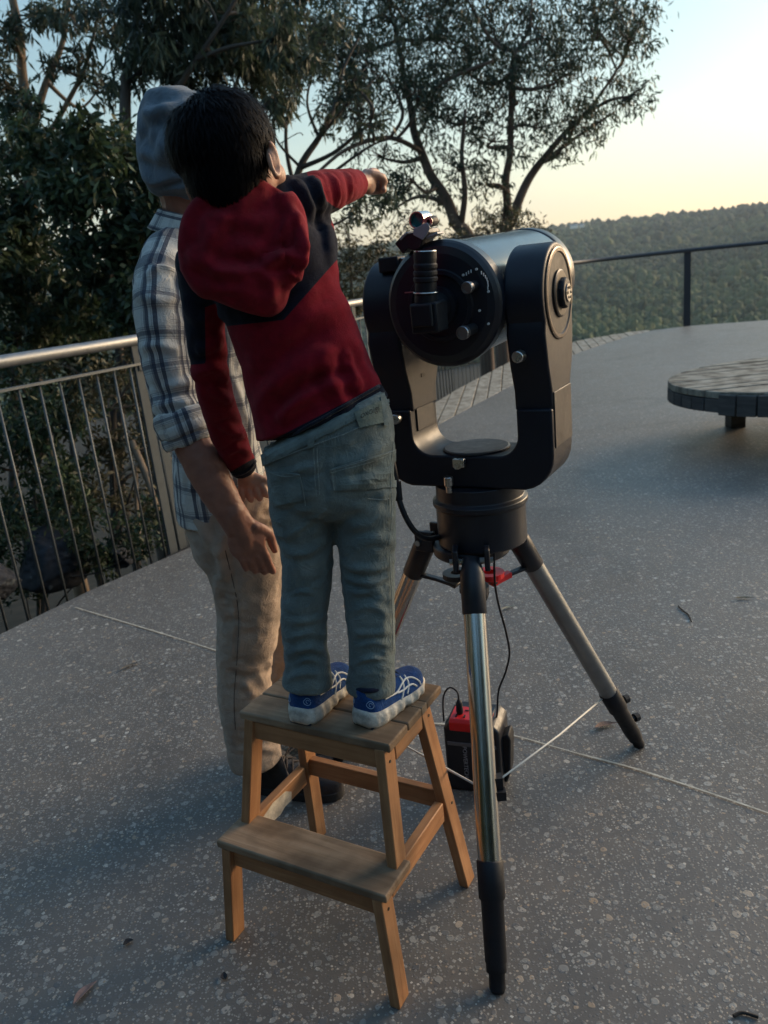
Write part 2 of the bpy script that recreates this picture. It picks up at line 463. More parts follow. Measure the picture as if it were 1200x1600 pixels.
# ------------------------------------------------------------------ setting: concrete path
def aggregate_mat():
    m, t = newmat('exposed_aggregate', .4, .5)
    geo = t.n('ShaderNodeNewGeometry'); P = geo.outputs['Position']
    nb = t.n('ShaderNodeTexNoise', Scale=6.0, Detail=9.0, Roughness=.7); t.l(P, nb.inputs['Vector'])
    nl = t.n('ShaderNodeTexNoise', Scale=.8, Detail=4.0); t.l(P, nl.inputs['Vector'])
    nf = t.n('ShaderNodeTexNoise', Scale=260.0, Detail=3.0); t.l(P, nf.inputs['Vector'])
    basec = t.ramp(nb.outputs[0], [(.3, (.094, .080, .066)), (.55, (.148, .126, .102)), (.8, (.208, .178, .142))])
    basec = t.mix(t.math('MULTIPLY', nf.outputs[0], .55), basec, (.04, .04, .043))
    basec = t.mix(t.ramp(nl.outputs[0], [(.35, 0.0), (.7, .5)]), basec, (.17, .16, .148))
    ns = t.n('ShaderNodeTexNoise', Scale=1.9, Detail=8.0, Roughness=.62, Distortion=.8); t.l(P, ns.inputs['Vector'])
    stain = t.ramp(ns.outputs[0], [(.30, 1.0), (.46, 0.0)])
    height = t.math('MULTIPLY', nf.outputs[0], .25)
    col = basec
    for sc, thr, keep, sd in ((40.0, .38, .52, 0.0), (72.0, .40, .42, 4.7), (140.0, .42, .48, 9.1)):
        mp = t.n('ShaderNodeMapping'); mp.inputs['Location'].default_value = (sd, sd * .7, sd * 1.3)
        t.l(P, mp.inputs[0])
        nw = t.n('ShaderNodeTexNoise', Scale=sc * .9, Detail=1.0); t.l(mp.outputs[0], nw.inputs['Vector'])
        wv = t.n('ShaderNodeVectorMath', operation='MULTIPLY_ADD'); t.l(nw.outputs['Color'], wv.inputs[0]); wv.inputs[1].default_value = (.5 / sc, .5 / sc, 0); t.l(mp.outputs[0], wv.inputs[2])
        v = t.n('ShaderNodeTexVoronoi', Scale=sc, Randomness=1.0, voronoi_dimensions='2D', distance='MANHATTAN' if sd == 4.7 else 'EUCLIDEAN'); t.l(wv.outputs[0], v.inputs['Vector'])
        sp = t.n('ShaderNodeSeparateColor'); t.l(v.outputs['Color'], sp.inputs[0])
        lim = t.math('MULTIPLY_ADD', sp.outputs[2], thr * .6); 
        lim.node.inputs[2].default_value = thr * .45
        d = t.math('SUBTRACT', lim, v.outputs['Distance'])
        on = t.math('GREATER_THAN', sp.outputs[0], keep)
        msk = t.math('MULTIPLY', t.math('MULTIPLY', d, 14.0, True), on)
        pc = t.ramp(sp.outputs[1], [(0, (.10, .10, .10)), (.3, (.19, .18, .165)), (.6, (.30, .285, .25)), (.84, (.40, .375, .33)), (.95, (.40, .28, .17)), (1, (.66, .63, .56))])
        nv = t.n('ShaderNodeTexNoise', Scale=sc * 3, Detail=2.0); t.l(P, nv.inputs['Vector'])
        pc = t.mix(t.math('MULTIPLY', nv.outputs[0], .5), pc, (.09, .085, .08))
        col = t.mix(msk, col, pc)
        height = t.math('ADD', height, t.math('MULTIPLY', msk, .5))
    col = t.mix(t.math('MULTIPLY', stain, .45), col, (.055, .05, .046))
    t.l(col, t.b.inputs['Base Color'])
    t.l(t.bump(height, .30, .004).outputs[0], t.b.inputs['Normal'])
    rr = t.ramp(nb.outputs[0], [(.3, .46), (.7, .62)]); t.l(rr, t.b.inputs['Roughness'])
    return m
EDGE = [(-2.75, -1.5), (-2.55, 1.0), (-2.15, 2.4), (-1.77, 3.2), (-1.49, 3.68), (-1.117, 4.18), (-.75, 4.75), (-.2, 5.6), (.16, 6.3)]
DECK_IN = [(.16, 6.3), (.54, 6.98), (1.06, 7.95), (1.72, 9.15), (2.35, 10.3), (2.99, 11.3), (3.51, 11.97), (4.17, 12.75), (4.75, 13.25)]
FAR = [(5.39, 13.32), (6.5, 12.95), (8.5, 11.9), (11.5, 9.5), (13, 6), (13, -1.5)]
def build_path():
    bm = bmesh.new()
    prism(bm, EDGE + DECK_IN[1:] + FAR, -.32, 0)
    o = bm_obj('path', bm, aggregate_mat(), bevel=.012); tag(o, kind='structure')
    # pale score joints: shallow strips laid in the slab
    jm = mat('joint_mortar', (.48, .45, .37), .9, vary=.4, vscale=30)
    for nm, pts in (('joint', [(0, 905), (120, 950), (330, 1015)]), ('joint', [(640, 1130), (720, 1135), (800, 1150), (900, 1178), (1010, 1208), (1200, 1272), (1330, 1320)])):
        bm = bmesh.new(); P = [gnd(*q) for q in pts]
        if nm == 'joint' and pts[0][0] == 0: P = [gnd(118, 950), gnd(330, 1015), gnd(520, 1085), gnd(640, 1118)]
        P = smooth_path(P, 10)
        prev = None
        for i, p in enumerate(P):
            t = (P[min(i + 1, len(P) - 1)] - P[max(i - 1, 0)]).normalized(); nrm = Vector((-t.y, t.x, 0))
            w = .0028 + .0022 * noise.noise(p * 9)
            a = bm.verts.new((p.x + nrm.x * w, p.y + nrm.y * w, .004)); b = bm.verts.new((p.x - nrm.x * w, p.y - nrm.y * w, .004))
            if prev: bm.faces.new((prev[0], prev[1], b, a))
            prev = (a, b)
        o = bm_obj('path_joint', bm, jm); tag(o, kind='structure')
build_path()

def wood_mat(name, c0, c1, c2, scale=1.0, rough=.7, coords='Object', grain=(2.5, 40, 40), dirt=0.0):
    m, t = newmat(name, rough, .3)
    tc = t.n('ShaderNodeTexCoord'); mp = t.n('ShaderNodeMapping'); mp.inputs['Scale'].default_value = [g * scale for g in grain]
    oi = t.n('ShaderNodeObjectInfo')
    ad = t.n('ShaderNodeVectorMath', operation='ADD'); t.l(tc.outputs[coords], ad.inputs[0])
    cm = t.n('ShaderNodeCombineXYZ'); t.l(t.math('MULTIPLY', oi.outputs['Random'], 37.0), cm.inputs[0]); t.l(t.math('MULTIPLY', oi.outputs['Random'], 11.0), cm.inputs[1]); t.l(cm.outputs[0], ad.inputs[1])
    t.l(ad.outputs[0], mp.inputs[0])
    n = t.n('ShaderNodeTexNoise', Scale=1.0, Detail=7.0, Roughness=.6, Distortion=.6); t.l(mp.outputs[0], n.inputs['Vector'])
    n2 = t.n('ShaderNodeTexNoise', Scale=9.0 * scale, Detail=5.0); t.l(tc.outputs[coords], n2.inputs['Vector'])
    col = t.ramp(n.outputs[0], [(.28, c0), (.5, c1), (.75, c2)])
    if dirt:
        col = t.mix(t.math('MULTIPLY', t.ramp(n2.outputs[0], [(.42, 0.0), (.62, 1.0)]), dirt), col, tuple(c * .35 for c in c0))
    t.l(col, t.b.inputs['Base Color'])
    t.l(t.bump(n.outputs[0], .25, .002).outputs[0], t.b.inputs['Normal'])
    t.l(t.ramp(n2.outputs[0], [(.3, rough - .12), (.7, min(1, rough + .12))]), t.b.inputs['Roughness'])
    return m
# ------------------------------------------------------------------ setting: boardwalk of planks between path and railing
FENCE = [(-2.9, 0.6), (-2.35, 2.3), (-1.93, 3.17), (-1.26, 4.25), (-.62, 5.45), (.03, 6.8), (.95, 9.0), (2.05, 11.3), (3.43, 12.95), (4.4, 13.42), (5.39, 13.47), (6.55, 13.08), (8.6, 12.0), (11.7, 9.6)]
def build_boardwalk():
    dirv = Vector((math.sin(rad(10.5)), math.cos(rad(10.5)), 0)); side = Vector((dirv.y, -dirv.x, 0))
    inner = [Vector((*p, 0)) for p in EDGE[5:] + DECK_IN[1:]]
    outer = [Vector((*p, 0)) for p in FENCE[3:11]]
    def cross(poly, s):
        out = []
        for a, b in zip(poly, poly[1:]):
            sa, sb = a.dot(side), b.dot(side)
            if (sa - s) * (sb - s) <= 0 and abs(sb - sa) > 1e-9:
                out.append((a + (b - a) * ((s - sa) / (sb - sa))).dot(dirv))
        return out
    bm = bmesh.new(); w = .14; s = -1.3
    while s < 4.2:
        ends = []
        for e in (s + .006, s + w - .006):
            ts, us = cross(inner, e), cross(outer, e)
            if ts and us: ends.append((e, min(ts) + .008, max(us) - .04))
        if len(ends) == 2 and min(q[2] - q[1] for q in ends) > .05:
            z = random.uniform(-.003, .003) - .002; pl = [(ends[0][0], ends[0][1]), (ends[1][0], ends[1][1]), (ends[1][0], ends[1][2]), (ends[0][0], ends[0][2])]
            vs = [[bm.verts.new(side * a_ + dirv * b_ + Vector((0, 0, h))) for a_, b_ in pl] for h in (z - .04, z)]
            bm.faces.new(vs[1]); bm.faces.new(list(reversed(vs[0])))
            for k in range(4): bm.faces.new((vs[0][k], vs[0][(k + 1) % 4], vs[1][(k + 1) % 4], vs[1][k]))
        s += w
    m = wood_mat('weathered_plank', (.26, .22, .17), (.38, .33, .26), (.50, .44, .36), 1.0, .7, grain=(14, 3, 20), dirt=.5)
    o = bm_obj('boardwalk', bm, m, bevel=.004); tag(o, kind='structure')
    bm = bmesh.new(); prism(bm, [(p.x, p.y) for p in inner] + [(p.x, p.y) for p in reversed(outer)], -.3, -.06)
    o = bm_obj('boardwalk_base', bm, mat('dark_void', (.01, .01, .01), .9)); tag(o, kind='structure')
build_boardwalk()

# ------------------------------------------------------------------ railings
STEEL = mat('brushed_steel', (.27, .27, .265), .5, metal=.8, vary=.12, vscale=20, rvary=.1)
BACKLIT_STEEL = mat('backlit_steel', (.045, .05, .06), .5, metal=.3, vary=.2, vscale=10)  # far handrail: its backlit darkness is put into the colour
GALV = mat('galvanised_bar', (.10, .11, .115), .55, metal=.5, vary=.2, vscale=25)
def path_at(poly, step):
    P = smooth_path([Vector((x, y, 0)) for x, y in poly], 12); out = [P[0]]; acc = 0
    for a, b in zip(P, P[1:]):
        L = (b - a).length; d = 0
        while acc + (L - d) >= step:
            d += step - acc; acc = 0; out.append(a + (b - a) * (d / L))
        acc += L - d
    return out
def railing(poly, label, post_at, rail_mat, bar_mat, post_mat, H, gap_to_mid, rail_r, bar_step, bar_r, name='railing', mid=True):
    base = Vector((*poly[0], 0))
    root = empty(name, base, label, 'railing')
    P = smooth_path([Vector((x, y, 0)) for x, y in poly], 12)
    bm = bmesh.new(); tube(bm, [p + Vector((0, 0, H)) for p in P], rail_r, 16); bm_obj('handrail', bm, rail_mat, root, smooth=True)
    for z, hh in (((H - gap_to_mid, .012), (-.12, .012)) if mid else ((-.12, .012),)):
        bm = bmesh.new(); prev = None
        for i, p in enumerate(P):
            t = (P[min(i + 1, len(P) - 1)] - P[max(i - 1, 0)]).normalized(); nn = Vector((-t.y, t.x, 0)) * .019
            ring = [bm.verts.new(p + Vector((0, 0, z + s * hh / 2)) + nn * q) for s, q in ((-1, -1), (-1, 1), (1, 1), (1, -1))]
            if prev:
                for k in range(4): bm.faces.new((prev[k], prev[(k + 1) % 4], ring[(k + 1) % 4], ring[k]))
            prev = ring
        bm_obj('rail', bm, bar_mat, root)
    pts = path_at(poly, bar_step); proto = None; nb = 0
    extra = bmesh.new(); ne = 0
    for p in pts:
        near = (p - Vector((0, 0, 0))).length
        if nb < 98:
            if proto is None:
                bm = bmesh.new(); tube(bm, [Vector((0, 0, -.12)), Vector((0, 0, H - gap_to_mid))], bar_r, 8)
                proto = bm_obj('baluster', bm, bar_mat, root, Matrix.Translation(p), smooth=True); me = proto.data
            else:
                link('baluster', me, None, root, Matrix.Translation(p))
            nb += 1
        else:
            tube(extra, [p + Vector((0, 0, -.12)), p + Vector((0, 0, H - gap_to_mid))], bar_r, 6); ne += 1
    if ne:
        o = bm_obj('balusters', extra, bar_mat, root); o['kind'] = 'stuff'
    else: extra.free()
    for (x, y) in post_at:
        q = Vector((x, y, 0))
        i = min(range(len(P)), key=lambda k: (P[k] - q).length); t = (P[min(i + 1, len(P) - 1)] - P[max(i - 1, 0)]).normalized()
        M = Matrix.Translation(P[i]) @ Matrix((t, Vector((-t.y, t.x, 0)), Vector((0, 0, 1)))).transposed().to_4x4()
        bm = bmesh.new()
        for s in ((-1, 1) if mid else (0,)): box(bm, Vector((s * .04, 0, (H - .1) / 2)), (.062 if mid else .11, .014 if mid else .03, H + .05))
        box(bm, Vector((0, 0, H - gap_to_mid - .02)), (.1, .03, .03)); box(bm, Vector((0, 0, H - .045)), (.03, .03, .06))
        bm_obj('post', bm, post_mat, root, M, bevel=.003)
    return root
railing(FENCE[:7], 'steel railing with thin balusters and pale round handrail at the left path edge', [(-1.19, 4.38), (-2.5, 1.9), (-.1, 6.5)], STEEL, GALV, mat('grey_post', (.060, .068, .070), .7, metal=.0, spec=.2, vary=.15, vscale=12), 1.14, .125, .029, .112, .0065)
railing(FENCE[6:], 'dark railing with a slim black handrail along the far edge facing the valley', [(2.05, 11.3), (5.35, 13.47), (8.6, 12.0), (11.7, 9.6)], BACKLIT_STEEL, mat('thin_wire', (.10, .11, .11), .6, metal=.4), mat('black_post', (.012, .016, .026), .55), 1.2, .03, .032, .16, .003, mid=False)

# ------------------------------------------------------------------ curved timber bench on the right
def build_bench():
    zt = .43
    tip = gnd(1033, 588, zt) + Vector((-.07, 0, 0))
    c = Vector((tip.x + 1.55, (gnd(1200, 557, zt).y + gnd(1200, 628, zt).y) / 2, 0))
    yb, yf = gnd(1130, 566, zt).y + .06, gnd(1140, 612, zt).y - .42
    cy, ry = (yb + yf) / 2, (yb - yf) / 2
    root = empty('timber_bench', (c.x, cy, 0), 'low round-ended timber platform bench of weathered grey planks', 'bench')
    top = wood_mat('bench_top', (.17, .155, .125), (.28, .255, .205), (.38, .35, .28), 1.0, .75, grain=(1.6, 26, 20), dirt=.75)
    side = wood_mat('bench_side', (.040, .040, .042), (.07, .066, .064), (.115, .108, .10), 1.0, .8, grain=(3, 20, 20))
    w = .138; y = yf
    def xl(yy):
        q = max(0.0, 1 - ((yy - cy) / ry) ** 2); return tip.x + 1.35 * (1 - q ** .42)
    k = 0
    while y < yb - .02:
        x1 = tip.x + 4.6; ys = [min(max(y + .007 + (w - .014) * j / 6, yf + .004), yb - .004) for j in range(7)]
        M = Matrix.Translation((0, 0, zt - .022 + random.uniform(-.004, .002)))
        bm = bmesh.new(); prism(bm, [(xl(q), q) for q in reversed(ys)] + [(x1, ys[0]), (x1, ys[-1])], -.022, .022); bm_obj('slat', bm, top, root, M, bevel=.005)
        y += w; k += 1
    # fascia segments standing round the rounded end and along the front
    N = 26; pts = []
    for i in range(N + 1):
        a = math.pi / 2 + math.pi * i / N
        yy = cy + ry * math.sin(a) * .985
        pts.append(Vector((xl(yy) + .02, yy, 0)))
    pts += [Vector((pts[-1].x + .45 * j, pts[-1].y, 0)) for j in range(1, 9)]
    for i, (a, b) in enumerate(zip(pts, pts[1:])):
        d = b - a
        if d.length < .03: continue
        front = i > N * .62
        h = .13 if front else .085
        M = Matrix.Translation((a + b) / 2 + Vector((0, 0, zt - .05 - h / 2 + (.035 if front else .0)))) @ frame_to(d).to_4x4()
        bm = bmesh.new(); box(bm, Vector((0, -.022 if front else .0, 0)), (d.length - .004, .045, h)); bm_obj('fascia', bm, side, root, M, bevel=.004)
    for lx, ly in ((tip.x + .62, cy - ry * .42), (tip.x + .62, cy + ry * .5), (tip.x + 2.4, cy - ry * .55), (tip.x + 2.4, cy + ry * .5)):
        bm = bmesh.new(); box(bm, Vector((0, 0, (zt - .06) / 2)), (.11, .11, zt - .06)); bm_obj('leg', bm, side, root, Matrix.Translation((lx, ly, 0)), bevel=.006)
build_bench()

# ------------------------------------------------------------------ litter on the path
def leaf_litter():
    def leaf(px, py, L, W, ang, col, label, curl=.25, nm='fallen_leaf'):
        p = gnd(px, py); bm = bmesh.new(); n = 9; rows = []
        for i in range(n):
            t = i / (n - 1); w = W * math.sin(math.pi * t ** .8) * .5 + .0006; z = .004 + curl * L * (t - .5) ** 2
            x = (t - .5) * L; bend = .12 * L * math.sin(t * 3)
            rows.append([bm.verts.new((x, bend - w, z + w * .5)), bm.verts.new((x, bend, z)), bm.verts.new((x, bend + w, z + w * .45))])
        for a, b in zip(rows, rows[1:]):
            for k in range(2): bm.faces.new((a[k], a[k + 1], b[k + 1], b[k]))
        o = bm_obj(nm, bm, mat('dry_leaf', col, .8, vary=.3, vscale=60), mw=Matrix.Translation(p) @ Matrix.Rotation(ang, 4, 'Z'))
        so = o.modifiers.new('s', 'SOLIDIFY'); so.thickness = .0008
        tag(o, label, 'leaf', 'fallen leaves and twigs on the path')
    leaf(948, 1137, .075, .022, .15, (.20, .12, .085), 'brown dry leaf lying beside the right tripod foot')
    leaf(590 + 205, 952, .07, .012, .3, (.32, .28, .19), 'slim pale straw-coloured leaf lying behind the front tripod leg')
    leaf(135, 1555, .06, .018, 1.0, (.28, .17, .14), 'pinkish dry leaf near the bottom left corner of the path')
    leaf(201, 1475, .022, .014, .5, (.02, .018, .02), 'small dark leaf left of the step stool')
    leaf(205, 1043, .09, .012, .7, (.10, .085, .065), 'thin dry leaf on the path left of the beige trousers')
    leaf(1163, 937, .07, .012, -.2, (.22, .17, .10), 'thin tan leaf at the right edge of the path')
    leaf(352, 1527, .02, .012, 1.9, (.015, .015, .02), 'tiny dark leaf on the path in front of the step stool')
    def twig(pts, r, col, label):
        bm = bmesh.new(); tube(bm, smooth_path([gnd(*q) + Vector((0, 0, r + .001)) for q in pts], 5), r, 6)
        o = bm_obj('twig', bm, mat('twig_bark', col, .9)); recenter(o); tag(o, label, 'twig', 'fallen leaves and twigs on the path')
    twig([(1060, 948), (1068, 956), (1076, 962), (1080, 972)], .0025, (.03, .026, .022), 'small curved dark twig lying on the path below the bench')
    twig([(1146, 1590), (1160, 1585), (1185, 1592)], .003, (.02, .018, .016), 'short dark twig at the bottom right corner')
leaf_litter()

def build_haze():
    bm = bmesh.new(); box(bm, Vector((0, 0, 60)), (14000, 14000, 700))
    m = bpy.data.materials.new('haze_air'); m.use_nodes = True; nt = m.node_tree; nt.nodes.remove(nt.nodes['Principled BSDF'])
    v = nt.nodes.new('ShaderNodeVolumePrincipled'); v.inputs['Color'].default_value = (.80, .90, 1.0, 1); v.inputs['Density'].default_value = HAZE; v.inputs['Anisotropy'].default_value = .2
    nt.links.new(v.outputs[0], nt.nodes['Material Output'].inputs['Volume'])
    o = bm_obj('haze', bm, m); tag(o, 'pale evening haze filling the air over the valley', 'haze', kind='stuff')
HAZE = .00016
build_haze()
# ------------------------------------------------------------------ vegetation
def leaf_mat(name, c0, c1, c2, trans=.22):
    m, t = newmat(name, .5, .35)
    a = t.n('ShaderNodeAttribute', attribute_name='tone')
    col = t.ramp(a.outputs['Fac'], [(0, c0), (.55, c1), (1, c2)])
    t.l(col, t.b.inputs['Base Color'])
    tr = t.n('ShaderNodeBsdfTranslucent'); t.l(col, tr.inputs['Color'])
    mx = t.n('ShaderNodeMixShader'); mx.inputs[0].default_value = trans
    t.l(t.b.outputs[0], mx.inputs[1]); t.l(tr.outputs[0], mx.inputs[2]); t.l(mx.outputs[0], t.nt.nodes['Material Output'].inputs['Surface'])
    return m
EUC = leaf_mat('gum_leaf', (.018, .032, .022), (.050, .070, .044), (.13, .148, .086), .35)
BUSH = leaf_mat('bush_leaf', (.014, .028, .016), (.034, .058, .028), (.08, .115, .048), .28)
OLIVE = leaf_mat('scrub_leaf', (.035, .036, .018), (.075, .07, .036), (.14, .12, .06))
DRY = leaf_mat('dry_leaf_mass', (.06, .045, .028), (.13, .10, .062), (.22, .17, .10), .1)
BARK = mat('gum_bark', (.062, .050, .042), .9, vary=.45, vscale=6, bump=.6, bscale=18, stretch=(1, 1, .25))
BARKW = mat('pinkish_gum_bark', (.10, .066, .050), .85, vary=.45, vscale=5, bump=.5, bscale=14, stretch=(1, 1, .25))
BARKP = mat('pale_bark', (.20, .145, .10), .85, vary=.35, vscale=6, bump=.5, bscale=16, stretch=(1, 1, .25))

def leaves_mesh(name, C, L, W, rng, droop=.0, mat_=None, parent=None, tone=None):
    """C (n,3) leaf bases; each leaf a folded 4-vertex blade of its own direction"""
    n = len(C)
    d = rng.standard_normal((n, 3)); d[:, 2] -= droop * 2.2; d /= np.linalg.norm(d, axis=1)[:, None]
    u = rng.standard_normal((n, 3)); u -= d * (u * d).sum(1)[:, None]; u /= np.linalg.norm(u, axis=1)[:, None]
    l = (L * rng.uniform(.6, 1.35, n))[:, None]; w = (W * rng.uniform(.7, 1.3, n))[:, None]
    nn = np.cross(d, u)
    V = np.stack([C, C + d * l * .45 + u * w * .5 + nn * w * .12, C + d * l, C + d * l * .45 - u * w * .5 + nn * w * .12], 1).reshape(-1, 3)
    F = np.arange(4 * n).reshape(-1, 4)
    me = bpy.data.meshes.new(name); me.vertices.add(len(V)); me.loops.add(F.size); me.polygons.add(n)
    me.vertices.foreach_set('co', V.ravel()); me.loops.foreach_set('vertex_index', F.ravel())
    me.polygons.foreach_set('loop_start', np.arange(0, F.size, 4)); me.polygons.foreach_set('loop_total', np.full(n, 4)); me.update()
    t = rng.beta(2, 2.6, n) if tone is None else np.clip(tone + rng.normal(0, .16, n), 0, 1)
    attr(me, 'tone', np.repeat(t, 4))
    return link(name, me, mat_, parent)

def plant(name, label, cat, trunks, blobs, Y, leafm, bark, L, W, seed, droop=.5, group=None, twig_r=.012, depth=1.0, sub=14, spread=.30, bare=0, bare_at=None):
    """trunks: [[(px,py,Y,r m)...]...]; blobs: [(px,py,radius px,leaf count[,dY])]. Blobs hang in depth about Y."""
    rng = np.random.default_rng(seed); random.seed(seed)
    T = []
    trunks = [[(a, b, c, r * .72) for a, b, c, r in tr] for tr in trunks]
    for tr in trunks:
        P, R_ = smooth_path([at(a, b, c) for a, b, c, r in tr], 6, [r for *_, r in tr]) if len(tr) > 2 else ([at(a, b, c) for a, b, c, r in tr], [r for *_, r in tr])
        if not T:                                                # stand the main stem on the ground
            tz = terrain_z(math.hypot(P[0].x, P[0].y), math.atan2(P[0].x, P[0].y)) - .15
            if P[0].z > tz + .1: P = [Vector((P[0].x, P[0].y, tz)), Vector((P[0].x, P[0].y, (tz + P[0].z) / 2))] + P; R_ = [R_[0] * 1.25, R_[0] * 1.1] + R_
        T.append((P, R_))
    base = T[0][0][0].copy()
    root = empty(name, base, label, cat, group=group)
    bm = bmesh.new(); br = bmesh.new()
    for i, (P, R_) in enumerate(T):
        Pj = [p + Vector((noise.noise(p * 1.7), noise.noise(p * 1.7 + Vector((9, 0, 0))), 0)) * R_[k] * .8 for k, p in enumerate(P)]
        tube(bm, Pj, R_, 9)
    C = []; TONE = []
    allp = [(p, r) for P, R_ in T for p, r in zip(P, R_)]
    for b in blobs:
        x, y, r, n = b[:4]; dy = b[4] if len(b) > 4 else rng.uniform(-.8, .8) * depth
        c = at(x, y, Y + dy); R0 = r * px2m(c)
        # limb to this clump from the nearest lower trunk point
        q, qr = min(allp, key=lambda s: (s[0] - c).length + (1.5 if s[0].z > c.z else 0))
        mid = q.lerp(c, .5) + Vector((rng.normal(), rng.normal(), rng.normal())) * .12 * (c - q).length + Vector((0, 0, -.05 * (c - q).length))
        lp, lr = smooth_path([q, mid, c], 5, [min(qr * .7, twig_r * 2.4), twig_r * 1.5, twig_r * .6]); tube(br, lp, lr, 6)
        k = max(3, int(sub))
        sc = np.array(c) + np.clip(rng.normal(0, 1, (k, 3)), -1.7, 1.7) * R0 * np.array([.55, .55, .5])
        for s in sc[: max(4, k // 2)]:
            s = Vector(s); m2 = c.lerp(s, .5) + Vector(rng.normal(0, 1, 3)) * .08 * R0
            tube(br, [c.lerp(q, .15), m2, s], [twig_r * .6, twig_r * .4, twig_r * .2], 4)
        for _ in range(bare):
            s = c + Vector(np.clip(rng.normal(0, 1, 3), -1.1, 1.1)) * R0 * .7
            tube(br, smooth_path([c, c.lerp(s, .5) + Vector(rng.normal(0, 1, 3)) * .1 * R0, s], 3), twig_r * .35, 4)
        n = int(n * (.74 if name == 'leafy_bush' else (.62 if Y > 12 else .8))); w = rng.integers(0, k, n)
        pts = sc[w] + rng.normal(0, 1, (n, 3)) * R0 * spread * rng.uniform(.5, 1.2, (k, 1))[w]
        C.append(pts); tk = rng.uniform(.2, .75, k); TONE.append(tk[w])
    for tr in (bare_at or []):
        P, R_ = smooth_path([at(a, b_, c) for a, b_, c, r in tr], 5, [r for *_, r in tr]); tube(br, P, R_, 6)
        for i in range(3, len(P)):
            s = P[i] + Vector(rng.normal(0, 1, 3)) * .35 + Vector((0, 0, .15)); tube(br, smooth_path([P[i], P[i].lerp(s, .5) + Vector(rng.normal(0, 1, 3)) * .05, s], 3), R_[i] * .4, 4)
    bm_obj('trunk', bm, bark, root, smooth=True)
    bm_obj('branches', br, bark, root, smooth=True)
    C = np.concatenate(C); TONE = np.concatenate(TONE)
    leaves_mesh('crown', C, L, W, rng, droop, leafm, root, TONE)
    return root

